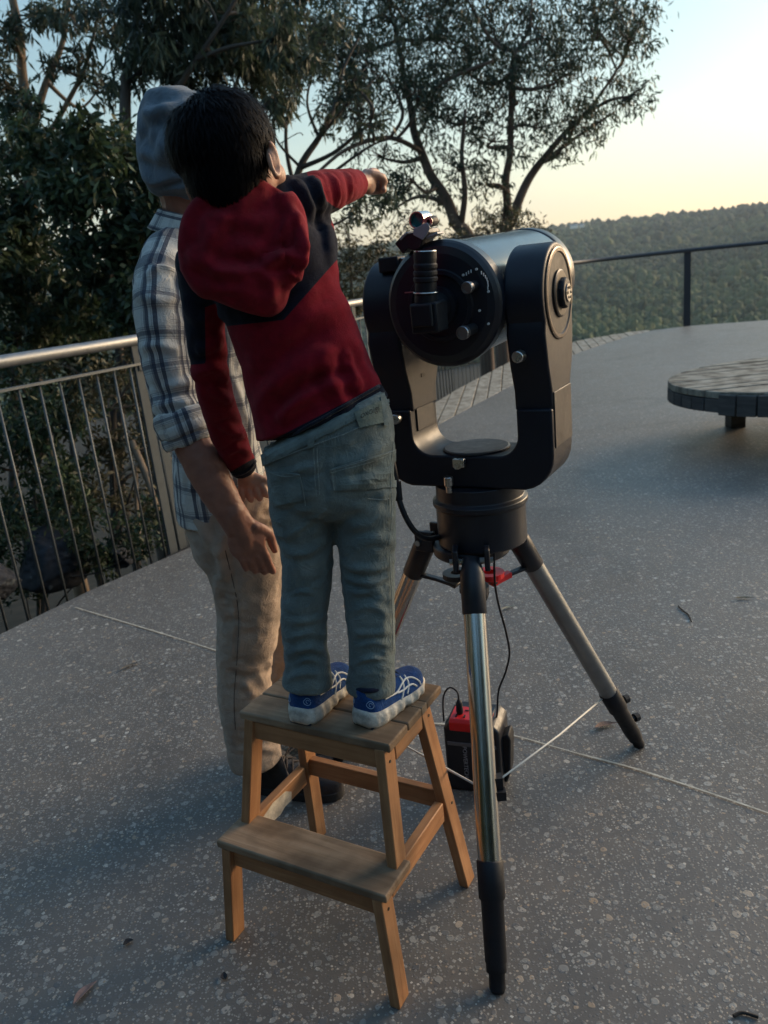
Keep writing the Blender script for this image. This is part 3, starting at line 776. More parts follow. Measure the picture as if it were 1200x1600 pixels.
def veg():
    # --- big gum trees behind the lookout, centre and right: trunks as in the picture, crowns hung on them
    plant('gum_tree', 'leaning gum tree with a pinkish bare trunk right above the sighting device', 'tree',
          [[(755, 470, 14, .17), (735, 375, 14, .16), (712, 345, 14, .14), (688, 300, 14, .12), (655, 235, 14.2, .10), (640, 170, 14.4, .08), (628, 90, 14.6, .06), (610, 20, 14.8, .04)],
           [(722, 350, 14, .08), (724, 300, 13.8, .065), (722, 240, 13.7, .05), (728, 170, 13.6, .035)],
           [(660, 240, 14.2, .06), (610, 215, 13.6, .05), (540, 235, 13.2, .04), (480, 285, 13, .03)],
           [(640, 175, 14.4, .06), (690, 130, 14, .045), (770, 95, 13.5, .03)]],
          [(560, 40, 75, 2600), (640, 30, 80, 2700), (600, 110, 75, 2300), (690, 60, 75, 2300), (560, 170, 55, 1200), (655, 150, 60, 1500), (700, 190, 48, 1000), (640, 280, 40, 700),
           (720, 265, 38, 650), (610, 330, 36, 420), (590, 245, 40, 500), (520, 100, 60, 1700), (480, 40, 70, 2200), (500, -40, 90, 2300), (620, -50, 90, 2300), (690, 310, 26, 260)],
          14, EUC, BARKW, .125, .028, 21, .6, 'gum trees beyond the lookout', .02, 1.5, 18, .22, 3)
    plant('gum_tree', 'spreading gum tree with a forked trunk and the rightmost crown against the open sky', 'tree',
          [[(780, 480, 15, .19), (790, 372, 15, .16), (806, 325, 15, .12), (830, 275, 15.1, .10), (856, 238, 15.2, .08), (885, 205, 15.3, .06), (930, 160, 15.4, .04), (975, 90, 15.4, .025)],
           [(790, 380, 15, .12), (793, 300, 14.8, .10), (797, 230, 14.7, .08), (800, 150, 14.6, .07), (806, 80, 14.5, .05)],
           [(845, 255, 15.1, .05), (900, 215, 15.6, .04), (960, 175, 15.8, .025)]],
          [(770, 60, 80, 2500), (850, 55, 80, 2500), (930, 55, 70, 2000), (985, 60, 48, 1100), (880, 125, 65, 1700), (800, 150, 65, 1600), (955, 125, 50, 1000), (985, 150, 30, 420), (900, 185, 45, 850),
           (840, 200, 50, 900), (770, 220, 42, 650), (935, 190, 28, 260), (760, 290, 34, 420), (800, 330, 28, 380), (770, 345, 25, 330), (880, 230, 24, 200), (720, 110, 60, 1300), (830, -30, 100, 2600), (930, -20, 70, 1600), (720, -20, 90, 2300), (995, 40, 32, 420)],
          15, EUC, BARKW, .125, .028, 22, .6, 'gum trees beyond the lookout', .02, 1.5, 18, .22, 3)
    # --- twiggy half-bare tree just right of the boy's head
    plant('sparse_tree', 'half-bare tree of dark twiggy branches rising beside the dark-haired head', 'tree',
          [[(470, 420, 9.5, .08), (455, 330, 9.5, .07), (470, 262, 9.5, .055), (500, 215, 9.6, .045), (525, 165, 9.7, .035), (535, 110, 9.8, .025), (560, 60, 9.9, .015)],
           [(470, 262, 9.5, .04), (520, 240, 9.3, .03), (570, 200, 9.2, .022), (610, 185, 9.2, .012)],
           [(462, 300, 9.5, .04), (448, 230, 9.6, .03), (452, 170, 9.7, .022), (470, 120, 9.8, .014)],
           [(500, 216, 9.6, .03), (480, 160, 9.8, .02), (492, 100, 9.9, .012)],
           [(455, 330, 9.5, .035), (520, 270, 9.2, .025), (585, 225, 9.1, .016), (630, 215, 9, .008)]],
          [(455, 95, 40, 600), (500, 60, 45, 700), (440, 150, 24, 160), (550, 130, 30, 260), (580, 200, 24, 180), (600, 300, 26, 260), (560, 330, 24, 240), (510, 190, 20, 90)],
          9.5, EUC, BARK, .11, .026, 23, .5, None, .012, .6, 12, .25, 16,
          [[(470, 262, 9.5, .02), (430, 215, 9.4, .012), (432, 165, 9.3, .006)], [(500, 215, 9.6, .02), (545, 160, 9.5, .012), (590, 120, 9.4, .006)], [(520, 240, 9.3, .018), (550, 215, 9.2, .01), (590, 165, 9, .005)]])
    # --- tall gum behind the beanie: overhanging dark foliage along the top
    plant('gum_tree', 'tall dark gum tree hanging drooping foliage over the two heads', 'tree',
          [[(215, 620, 8.6, .13), (205, 420, 8.6, .11), (190, 250, 8.6, .09), (200, 120, 8.7, .07), (215, 20, 8.8, .05), (240, -120, 8.9, .03)],
           [(190, 250, 8.6, .06), (260, 160, 8.3, .045), (330, 60, 8.2, .03), (390, -40, 8.2, .02)],
           [(200, 130, 8.7, .04), (290, 60, 8.9, .03), (400, 20, 9, .02)]],
          [(250, 30, 62, 1700), (320, 20, 66, 2000), (390, 30, 60, 1800), (300, 85, 55, 1500), (370, 90, 50, 1300), (420, 110, 40, 800), (250, 95, 45, 900), (420, 20, 60, 1500), (300, 135, 40, 700), (200, 90, 40, 350), (350, -50, 90, 1800), (240, -50, 80, 1300), (440, 160, 26, 300), (150, 20, 40, 300), (440, 60, 45, 900)],
          8.6, EUC, BARK, .12, .026, 24, .8, 'gum trees beyond the lookout', .012, .9, 18, .22, 4)
    # --- pale-limbed gum at the left edge, sky showing through
    plant('gum_tree', 'thin gum tree with pale orange limbs and open sky gaps at the top left corner', 'tree',
          [[(60, 640, 10, .12), (50, 400, 10, .11), (45, 200, 10, .09), (35, 90, 10, .07), (20, 0, 10, .06), (10, -80, 10, .05)],
           [(46, 210, 10, .07), (75, 130, 10, .055), (100, 60, 10, .04), (110, -20, 10, .03)],
           [(47, 250, 10, .05), (95, 180, 9.8, .04), (130, 110, 9.6, .03), (150, 40, 9.5, .02)]],
          [(20, 45, 26, 260), (60, 20, 34, 330), (110, 25, 34, 330), (10, 130, 28, 300), (80, 100, 22, 130), (40, 170, 30, 330), (130, 90, 28, 230), (160, 130, 30, 330), (-30, 60, 50, 500), (180, 40, 34, 320), (70, -30, 60, 600)],
          10, EUC, BARKP, .13, .028, 25, .6, 'gum trees beyond the lookout', .012, .8, 14, .25, 8)
    # --- dense broad-leaved bushes behind the left railing
    plant('leafy_bush', 'dense glossy green bush directly left of the grey beanie', 'bush',
          [[(190, 760, 6.4, .05), (185, 560, 6.4, .045), (170, 400, 6.4, .035), (160, 280, 6.4, .02)], [(185, 600, 6.4, .035), (225, 450, 6.3, .03), (235, 330, 6.3, .015)]],
          [(150, 250, 52, 1500), (190, 310, 55, 1700), (120, 320, 55, 1700), (215, 380, 52, 1500), (160, 400, 60, 1900), (110, 440, 55, 1600), (215, 450, 50, 1400), (165, 490, 60, 1700), (235, 290, 36, 700), (90, 240, 40, 800), (240, 480, 45, 900), (130, 200, 36, 600), (200, 240, 34, 500), (330, 430, 60, 1000), (300, 330, 60, 900)],
          6.4, BUSH, BARK, .085, .030, 26, .25, 'bushes behind the left railing', .008, .7, 16, .24, 2)
    plant('leafy_bush', 'dark spreading bush at the left picture edge above the handrail', 'bush',
          [[(20, 760, 7.2, .06), (25, 560, 7.2, .05), (35, 400, 7.2, .03), (40, 250, 7.2, .02)]],
          [(20, 260, 52, 1500), (70, 300, 48, 1300), (15, 350, 55, 1700), (60, 390, 55, 1700), (15, 440, 55, 1600), (70, 470, 50, 1300), (25, 520, 50, 1200), (-40, 400, 80, 1700), (30, 190, 36, 600), (-40, 280, 70, 1200), (60, 220, 32, 450)],
          7.2, BUSH, BARK, .085, .028, 27, .3, 'bushes behind the left railing', .008, .7, 16, .24, 3)
    plant('low_shrub', 'low dark shrub behind the balusters below the left handrail', 'shrub',
          [[(60, 960, 5.2, .02), (60, 850, 5.2, .018), (50, 740, 5.2, .01)], [(62, 900, 5.2, .015), (110, 760, 5.3, .008)]],
          [(30, 640, 50, 800), (80, 660, 48, 800), (40, 720, 50, 800), (100, 740, 46, 650), (50, 790, 46, 650), (10, 800, 40, 500), (110, 810, 36, 400), (-40, 700, 60, 700), (20, 580, 45, 600)],
          5.2, BUSH, BARK, .06, .022, 28, .2, 'shrubs below the left handrail', .006, .5, 14, .26, 4)
    plant('low_shrub', 'brown-tinged shrub with dry leaves behind the balusters next to the checked sleeve', 'shrub',
          [[(185, 930, 5.6, .022), (180, 800, 5.6, .018), (170, 640, 5.6, .01)], [(182, 850, 5.6, .015), (225, 700, 5.6, .01)]],
          [(140, 600, 46, 700), (190, 620, 44, 650), (160, 690, 46, 600), (215, 700, 42, 500), (180, 770, 42, 450), (230, 790, 36, 350), (240, 620, 40, 450), (140, 780, 40, 380), (215, 570, 36, 420), (330, 650, 60, 500)],
          5.6, OLIVE, BARK, .055, .02, 29, .2, 'shrubs below the left handrail', .006, .5, 14, .26, 6)
    plant('low_shrub', 'tall scrubby shrub seen between the red jacket and the telescope', 'shrub',
          [[(555, 560, 11, .04), (550, 450, 11, .03), (545, 370, 11, .015)], [(553, 500, 11, .03), (590, 400, 11, .012)]],
          [(545, 400, 34, 600), (580, 420, 34, 600), (525, 440, 34, 600), (560, 460, 34, 600), (600, 390, 26, 320), (590, 460, 30, 480), (540, 360, 22, 240), (500, 400, 40, 600), (640, 420, 40, 500)],
          11, OLIVE, BARK, .08, .024, 30, .2, 'scrub below the lookout', .01, .9, 14, .28, 6)
    plant('low_shrub', 'dark bushy shrub at the foot of the forked gum trunk above the telescope tube', 'shrub',
          [[(800, 480, 13, .04), (790, 390, 13, .02)], [(800, 470, 13, .03), (850, 380, 13.2, .015)]],
          [(760, 360, 24, 420), (800, 352, 24, 420), (835, 362, 22, 340), (720, 372, 26, 420), (690, 378, 24, 340), (850, 375, 16, 200), (660, 360, 28, 320), (640, 385, 28, 320)],
          13, OLIVE, BARK, .085, .026, 31, .2, 'scrub below the lookout', .01, .9, 12, .28, 4)
    plant('ground_shrub', 'tangle of dark undergrowth around the boulders under the left railing', 'shrub',
          [[(70, 985, 4.6, .012), (70, 900, 4.6, .008)]],
          [(20, 870, 34, 420), (70, 820, 34, 420), (120, 840, 34, 420), (150, 880, 28, 320), (190, 830, 34, 380), (230, 850, 30, 300), (40, 920, 26, 260), (10, 830, 30, 360), (250, 800, 28, 260), (110, 790, 34, 380)],
          4.75, BUSH, BARK, .05, .018, 33, .15, 'shrubs below the left handrail', .004, .25, 12, .28, 3)
    plant('leafy_bush', 'pale-tipped bush filling the gap between the left bushes just above the handrail', 'bush',
          [[(110, 700, 8.0, .04), (108, 600, 8.0, .03), (105, 500, 8.0, .015)]],
          [(100, 500, 50, 1300), (150, 520, 50, 1300), (60, 540, 50, 1200), (200, 540, 46, 1100), (110, 570, 50, 1200), (20, 560, 50, 1100), (180, 590, 46, 900), (240, 560, 46, 900), (60, 620, 46, 800)],
          8.0, BUSH, BARK, .08, .026, 34, .25, 'bushes behind the left railing', .007, .6, 14, .25, 3)
    # bare slanting sticks and fallen limb behind the railing
    def stick(pts, label, m=BARKP):
        bm = bmesh.new(); P, R_ = smooth_path([at(a, b, c) for a, b, c, r in pts], 5, [r for *_, r in pts]); tube(bm, P, R_, 7)
        for s in (.45, .6):
            k = int(len(P) * s); e = P[k] + Vector((.22, .1, .12)) * (1 if s > .5 else -.7); tube(bm, [P[k], P[k].lerp(e, .5) + Vector((0, 0, .03)), e], [R_[k] * .6, R_[k] * .4, R_[k] * .15], 5)
        o = bm_obj('dead_branch', bm, m, smooth=True); recenter(o); tag(o, label, 'branch', 'dead branches behind the left railing')
    stick([(205, 690, 5.3, .026), (225, 735, 5.2, .024), (248, 800, 5.1, .014)], 'pale dead branch slanting behind the balusters beside the forearm')
    stick([(212, 730, 5.5, .016), (214, 800, 5.4, .014), (222, 870, 5.3, .01)], 'pale upright dead stick left of the slanting branch behind the balusters')
    stick([(175, 640, 5.9, .03), (178, 740, 5.8, .035), (182, 870, 5.7, .04)], 'dark upright dead stem behind the middle balusters', BARK)
    # boulders below the slab edge
    rockm = mat('lichen_rock', (.022, .024, .030), .9, vary=.6, vscale=7, bump=.8, bscale=9)
    t = NT(rockm); tc = t.n('ShaderNodeTexCoord'); n = t.n('ShaderNodeTexNoise', Scale=11.0, Detail=6.0); t.l(tc.outputs['Object'], n.inputs['Vector'])
    old = t.b.inputs['Base Color'].links[0].from_socket
    t.l(t.mix(t.ramp(n.outputs[0], [(.64, 0.0), (.72, 1.0)]), old, (.13, .145, .15)), t.b.inputs['Base Color'])
    for x, y, Y, r, lab in ((85, 868, 4.7, .24, 'large dark boulder with pale lichen behind the balusters'), (-10, 915, 4.2, .15, 'dark rock at the left picture edge behind the balusters'), (185, 868, 5.0, .13, 'small lichen-flecked rock right of the large boulder')):
        bm = bmesh.new(); c = at(x, y, Y); ellip(bm, Vector((0, 0, 0)), (r, r, r), sub=5)
        pl = [(Vector(rr).normalized(), h) for rr, h in zip(np.random.default_rng(int(r * 997)).normal(0, 1, (17, 3)), np.random.default_rng(int(r * 991)).uniform(.62, .98, 17))]
        for v in bm.verts:
            d = v.co.normalized(); k = min([h / max(d.dot(n_), .05) for n_, h in pl] + [1.25])
            v.co = d * r * k * (1 + .07 * noise.noise(d * 5 + c) + .035 * noise.noise(d * 14 + c)); v.co.z *= .72
        o = bm_obj('boulder', bm, rockm, mw=Matrix.Translation(c), smooth=True); tag(o, lab, 'boulder', 'boulders below the path edge')
    # leaf litter and dry sticks along the slab edge
    rng = np.random.default_rng(3); C = []
    P = smooth_path([Vector((x, y, 0)) for x, y in FENCE[:6]], 10)
    for _ in range(4200):
        p = P[rng.integers(0, len(P))]; o_ = abs(rng.normal(0, .35)) + .02
        k = P.index(p); t_ = (P[min(k + 1, len(P) - 1)] - P[max(k - 1, 0)]).normalized(); nn = Vector((-t_.y, t_.x, 0))
        q = p + nn * o_ + t_ * rng.uniform(-.2, .2); C.append((q.x, q.y, terrain_z(math.hypot(q.x, q.y), 0) + .05 + rng.uniform(0, .10)))
    o = leaves_mesh('leaf_litter', np.array(C), .09, .016, rng, 0, DRY); tag(o, 'dry fallen leaves and strips along the path edge under the left railing', 'leaf litter', kind='stuff')
veg()

def woodland():  # unseen leaves added behind the camera to cut ambient light and darken reflections
    rng = np.random.default_rng(77); C = []; TN = []
    for k in range(30):
        az = rad(rng.uniform(128, 292)); r = rng.uniform(5.5, 11); hgt = rng.uniform(3.5, 8.0)
        c = np.array([r * math.sin(az), r * math.cos(az), hgt * .5]); n = 1500
        p = rng.normal(0, 1, (n, 3)) * np.array([1.2, 1.2, hgt * .27]) + c
        p = p[(p[:, 2] > .05) & (np.hypot(p[:, 0], p[:, 1]) > 3.4)]
        C.append(p); TN.append(np.full(len(p), rng.uniform(.2, .6)))
    o = leaves_mesh('woodland', np.concatenate(C), .34, .14, rng, .3, BUSH, None, np.concatenate(TN))
    tag(o, 'dense dark trees standing round the lookout behind the viewpoint', 'woodland', kind='stuff')
woodland()
# ------------------------------------------------------------------ step stool
def build_stool():
    X, Y, YAW = -.160, 1.4449, -.5296
    root = empty('step_stool', (X, Y, 0), 'two-step wooden stool with grey worn treads under the standing child', 'step stool', YAW)
    B = Matrix.Translation((X, Y, 0)) @ Matrix.Rotation(YAW, 4, 'Z')
    pine = wood_mat('varnished_beech', (.27, .125, .055), (.37, .18, .080), (.46, .245, .115), 1.0, .5, grain=(5, 70, 70), dirt=.28)
    tread = wood_mat('worn_tread', (.19, .122, .074), (.29, .195, .120), (.38, .27, .175), 1.0, .62, grain=(4, 60, 60), dirt=.62)
    screw = mat('screw_hole', (.03, .018, .01), .6)
    def beam(name, a, b, w, h, m, up=(0, 1, 0), cut=False, bev=.0025):
        """beam from a to b; w along 'up'-ish axis (y of frame), h the other"""
        a, b = Vector(a), Vector(b); d = b - a
        x = d.normalized(); y = Vector(up); y = (y - x * y.dot(x)).normalized(); z = x.cross(y)
        M = Matrix.Translation((a + b) / 2) @ Matrix((x, y, z)).transposed().to_4x4()
        bm = bmesh.new(); vs = box(bm, Vector((0, 0, 0)), (d.length, w, h))
        if cut:                                           # foot sawn level with the floor
            Mi = M.inverted()
            for v in vs:
                if v.co.x < 0:
                    g = M @ v.co; k = -g.z / x.z; v.co.x += k
        return bm_obj(name, bm, m, root, B @ M, bevel=bev)
    # side frames lean inwards
    def leg_x(z, s): return s * (.215 - .011 - (.215 - .1807 + .012) * z / .48)
    for s in (-1, 1):
        beam('leg', (leg_x(0, s), .188 - .020, 0), (leg_x(.482, s), .112, .482), .040, .022, pine, (0, 1, 0), True)
        beam('leg', (leg_x(0, s), -.188 + .020, 0), (leg_x(.232, s), -.152, .232), .040, .022, pine, (0, 1, 0), True)
        beam('upright', (leg_x(.225, s) , -.088, .225), (leg_x(.482, s), -.045, .482), .040, .022, pine, (0, 1, 0))
        # side rail from lower tread back to the rear leg, and the upper side rail under the top
        xs = leg_x(.235, s) - s * .001
        r = beam('side_rail', (xs, -.128, .226), (xs, .112, .226), .021, .046, pine, (1, 0, 0))
        xs = leg_x(.46, s) - s * .001
        beam('side_rail', (xs, -.024, .459), (xs, .095, .459), .021, .042, pine, (1, 0, 0))
    # aprons
    beam('apron', (-.166, -.050, .459), (.166, -.050, .459), .020, .042, pine, (0, 1, 0))
    beam('apron', (-.190, -.150, .206), (.190, -.150, .206), .020, .040, pine, (0, 1, 0))
    beam('stretcher', (-.180, .139, .238), (.180, .139, .238), .020, .044, pine, (0, 1, 0))
    # treads
    for nm, y0, y1 in (('top_tread', -.0640, .0130), ('top_tread', .0155, .0760), ('top_tread', .1000, .1712)):
        bm = bmesh.new(); box(bm, Vector((0, 0, 0)), (.3614, y1 - y0, .019)); bm_obj(nm, bm, tread, root, B @ Matrix.Translation((0, (y0 + y1) / 2, .4905)), bevel=.004, seg=3)
    for s in (-1, 1):
        bm = bmesh.new(); box(bm, Vector((0, 0, 0)), (.112, .0235, .0186)); bm_obj('top_tread', bm, tread, root, B @ Matrix.Translation((s * .1247, .0880, .4903)), bevel=.0015)
    bm = bmesh.new(); 
    for a, b in (((-.2039, -.1726), (.2039, -.0700)),):
        box(bm, Vector((0, 0, 0)), (b[0] - a[0], b[1] - a[1], .018))
    bm_obj('lower_tread', bm, tread, root, B @ Matrix.Translation((0, (-.1726 - .0700) / 2, .2418)), bevel=.004, seg=3)
    # countersunk screw holes on the right-hand frame
    bm = bmesh.new()
    for y, z in ((-.052, .455), (.120, .455), (-.155, .205), (.148, .225)):
        cyl(bm, Vector((leg_x(z, 1) + .0112, y, z)), (1, 0, .08), .0032, .002, 12)
    bm_obj('screw_hole', bm, screw, root, B)
    # torn paper label on the inside of the left lower rail
    bm = bmesh.new(); xs = leg_x(.235, -1) + .0118; rows = []
    pts = [(-.06, .232), (-.05, .205), (-.02, .200), (.0, .198), (.02, .206), (.045, .204), (.05, .225), (.03, .240), (-.02, .243)]
    prism(bm, pts, xs - .0006, xs + .0004, Matrix(((0, 0, 1, 0), (1, 0, 0, 0), (0, 1, 0, 0), (0, 0, 0, 1))))
    bm_obj('paper_label', bm, mat('torn_paper', (.55, .48, .38), .8, vary=.35, vscale=60), root, B)
build_stool()

# ------------------------------------------------------------------ tripod
BLK = mat('satin_black', (.012, .014, .021), .42, spec=.45, vary=.25, vscale=30, rvary=.12)
BLKMET = mat('black_cast_metal', (.008, .010, .018), .46, spec=.36, rvary=.08, vscale=14, bump=.06, bscale=900)
RUB = mat('black_rubber', (.009, .010, .014), .6, spec=.35, rvary=.1, vscale=40)
CHROME = mat('polished_steel', (.50, .48, .45), .2, metal=1.0, rvary=.06, vscale=12)
SILVER = mat('silver_knob', (.55, .54, .52), .3, metal=1.0, rvary=.1, vscale=60)
TC = Vector((.192, 1.713, 0))
FEET = [Vector((.122, 1.192, 0)), Vector((.652, 1.932, 0)), Vector((-.212, 2.015, 0))]
def build_tripod():
    root = empty('tripod', TC, 'heavy polished steel tripod with black feet standing behind the stool', 'tripod')
    hubz = .765
    bm = bmesh.new(); lathe(bm, [(0, -.052), (.080, -.052), (.088, -.046), (.088, -.026), (.080, -.023), (0, -.023)], TC + Vector((0, 0, hubz)), (0, 0, 1), 48)
    for f in FEET:
        d = (f - TC).normalized()
        for s in (-1, 1):
            n = Vector((-d.y, d.x, 0)); box(bm, Vector((0, 0, 0)), (.05, .012, .05), Matrix.Translation(TC + d * .105 + n * s * .034 + Vector((0, 0, hubz - .025))) @ frame_to(d).to_4x4())
    bm_obj('hub', bm, BLK, root, smooth=False, bevel=.003)
    for i, f in enumerate(FEET):
        d = (f - TC).normalized(); top = TC + d * .118 + Vector((0, 0, hubz - .028)); ax = (top - f).normalized(); L = (top - f).length
        P = lambda s: f + ax * s
        q = lambda pr: [(r, h) for r, h in pr]
        bm = bmesh.new()
        lathe(bm, [(0, .0), (.013, .0), (.016, .008), (.016, .035), (.020, .037), (.020, .052), (.0215, .055), (.0225, .165), (.0265, .170), (.0268, .238), (.0245, .241), (0, .241)], f, ax, 32)
        ft = bm_obj('foot', bm, RUB, root, smooth=False)
        for p in ft.data.polygons: p.use_smooth = True
        bm = bmesh.new(); lathe(bm, [(.0238, .236), (.0238, L - .090)], f, ax, 40); lg = bm_obj('leg', bm, CHROME if i != 1 else mat('dull_steel', (.27, .28, .29), .38, metal=.9, vary=.15, vscale=14), root, smooth=True)
        bm = bmesh.new(); lathe(bm, [(.0235, L - .115), (.0262, L - .112), (.0268, L - .03), (.022, L - .012), (.018, L + .008), (0, L + .008)], f, ax, 32); cp = bm_obj('leg_cap', bm, BLK, root, smooth=True)
        n = Vector((-d.y, d.x, 0))
        bm = bmesh.new()
        cyl(bm, top, n, .007, .094, 8)
        bm_obj('pivot_bolt', bm, SILVER, root)
        # clamp knobs at the foot
        bm = bmesh.new(); kd = (d if i else Vector((1, .15, 0))).normalized()
        for s in ((.11, .19) if i else ()):
            c = P(s) + kd * .032; cyl(bm, c - kd * .010, kd, .006, .022, 10); cyl(bm, c + kd * .006, kd, .012, .014, 10)
        if i == 0: box(bm, P(.375) + Vector((.030, .010, 0)), (.014, .020, .040)); box(bm, P(.355) + Vector((.032, .010, 0)), (.020, .018, .02))
        bm_obj('clamp_knob', bm, RUB, root)
    # spreader plates
    z = hubz - .138; sc = TC + Vector((0, 0, z))
    red = mat('red_plate', (.75, .014, .018), .4)
    for i, f in enumerate(FEET):
        d = (f - TC).normalized(); top = TC + d * .118 + Vector((0, 0, hubz - .028)); ax = (f - top).normalized(); tgt = top + ax * .112 - d * .02
        bm = bmesh.new(); a = sc + d * .042; up = Vector((0, 0, 1))
        dd = (tgt - a); M = Matrix.Translation(a) @ frame_to(dd).to_4x4(); L = dd.length
        prism(bm, [(0, -.02), (.02, -.013), (L * .55, -.008), (L, -.010), (L, .010), (L * .55, .008), (.02, .013), (0, .02)], -.004, .004, M)
        sa = bm_obj('spreader_arm', bm, BLK, root, bevel=.002)
        if i == 1:
            bm = bmesh.new(); prism(bm, [(.0, -.019), (.02, -.0135), (L * .55, -.0085), (L * .55, .0085), (.02, .0135), (0, .019)], -.007, .007, M); bm_obj('red_sleeve', bm, red, sa, bevel=.001)
        # ring shaped inner plate
        bm = bmesh.new(); c = sc + d * .045 + Vector((0, 0, .010 + .0045 * i)); N = 28
        prev = None; first = None
        for k in range(N):
            an = 2 * math.pi * k / N; e = Vector((math.cos(an), math.sin(an), 0))
            ring = [bm.verts.new(c + e * r + Vector((0, 0, h))) for r, h in ((.015, 0), (.034, 0), (.034, .012), (.015, .012))]
            if prev:
                for j in range(4): bm.faces.new((prev[j], prev[(j + 1) % 4], ring[(j + 1) % 4], ring[j]))
            else: first = ring
            prev = ring
        for j in range(4): bm.faces.new((prev[j], prev[(j + 1) % 4], first[(j + 1) % 4], first[j]))
        bm_obj('spreader_plate', bm, red if i == 1 else BLK, root)
    bm = bmesh.new(); cyl(bm, TC + Vector((0, 0, z + .02)), (0, 0, 1), .006, .10, 12); bm_obj('centre_rod', bm, SILVER, root, smooth=True)
    bm = bmesh.new(); lathe(bm, [(0, -.03), (.012, -.03), (.030, -.024), (.034, -.012), (.030, 0), (0, 0)], sc + Vector((0, 0, -.006)), (0, 0, 1), 9); bm_obj('tension_knob', bm, RUB, root)
    # pale tie cords between the feet
    cordm = mat('pale_cord', (.62, .60, .54), .6)
    def on_leg(i, s, off=Vector()):
        f = FEET[i]; d = (f - TC).normalized(); top = TC + d * .118 + Vector((0, 0, hubz - .028)); return f + (top - f).normalized() * s + off
    a = on_leg(0, .385, Vector((.036, .012, 0))); a2 = on_leg(0, .38, Vector((-.022, .012, 0))); b = on_leg(1, .222, Vector((-.024, -.008, 0))); c = on_leg(2, .19, Vector((.02, -.01, 0)))
    for p, q in ((a, b), (a2, c)):
        bm = bmesh.new(); tube(bm, [p, p.lerp(q, .5) - Vector((0, 0, .006)), q], .0024, 6); bm_obj('tie_cord', bm, cordm, root, smooth=True)
build_tripod()

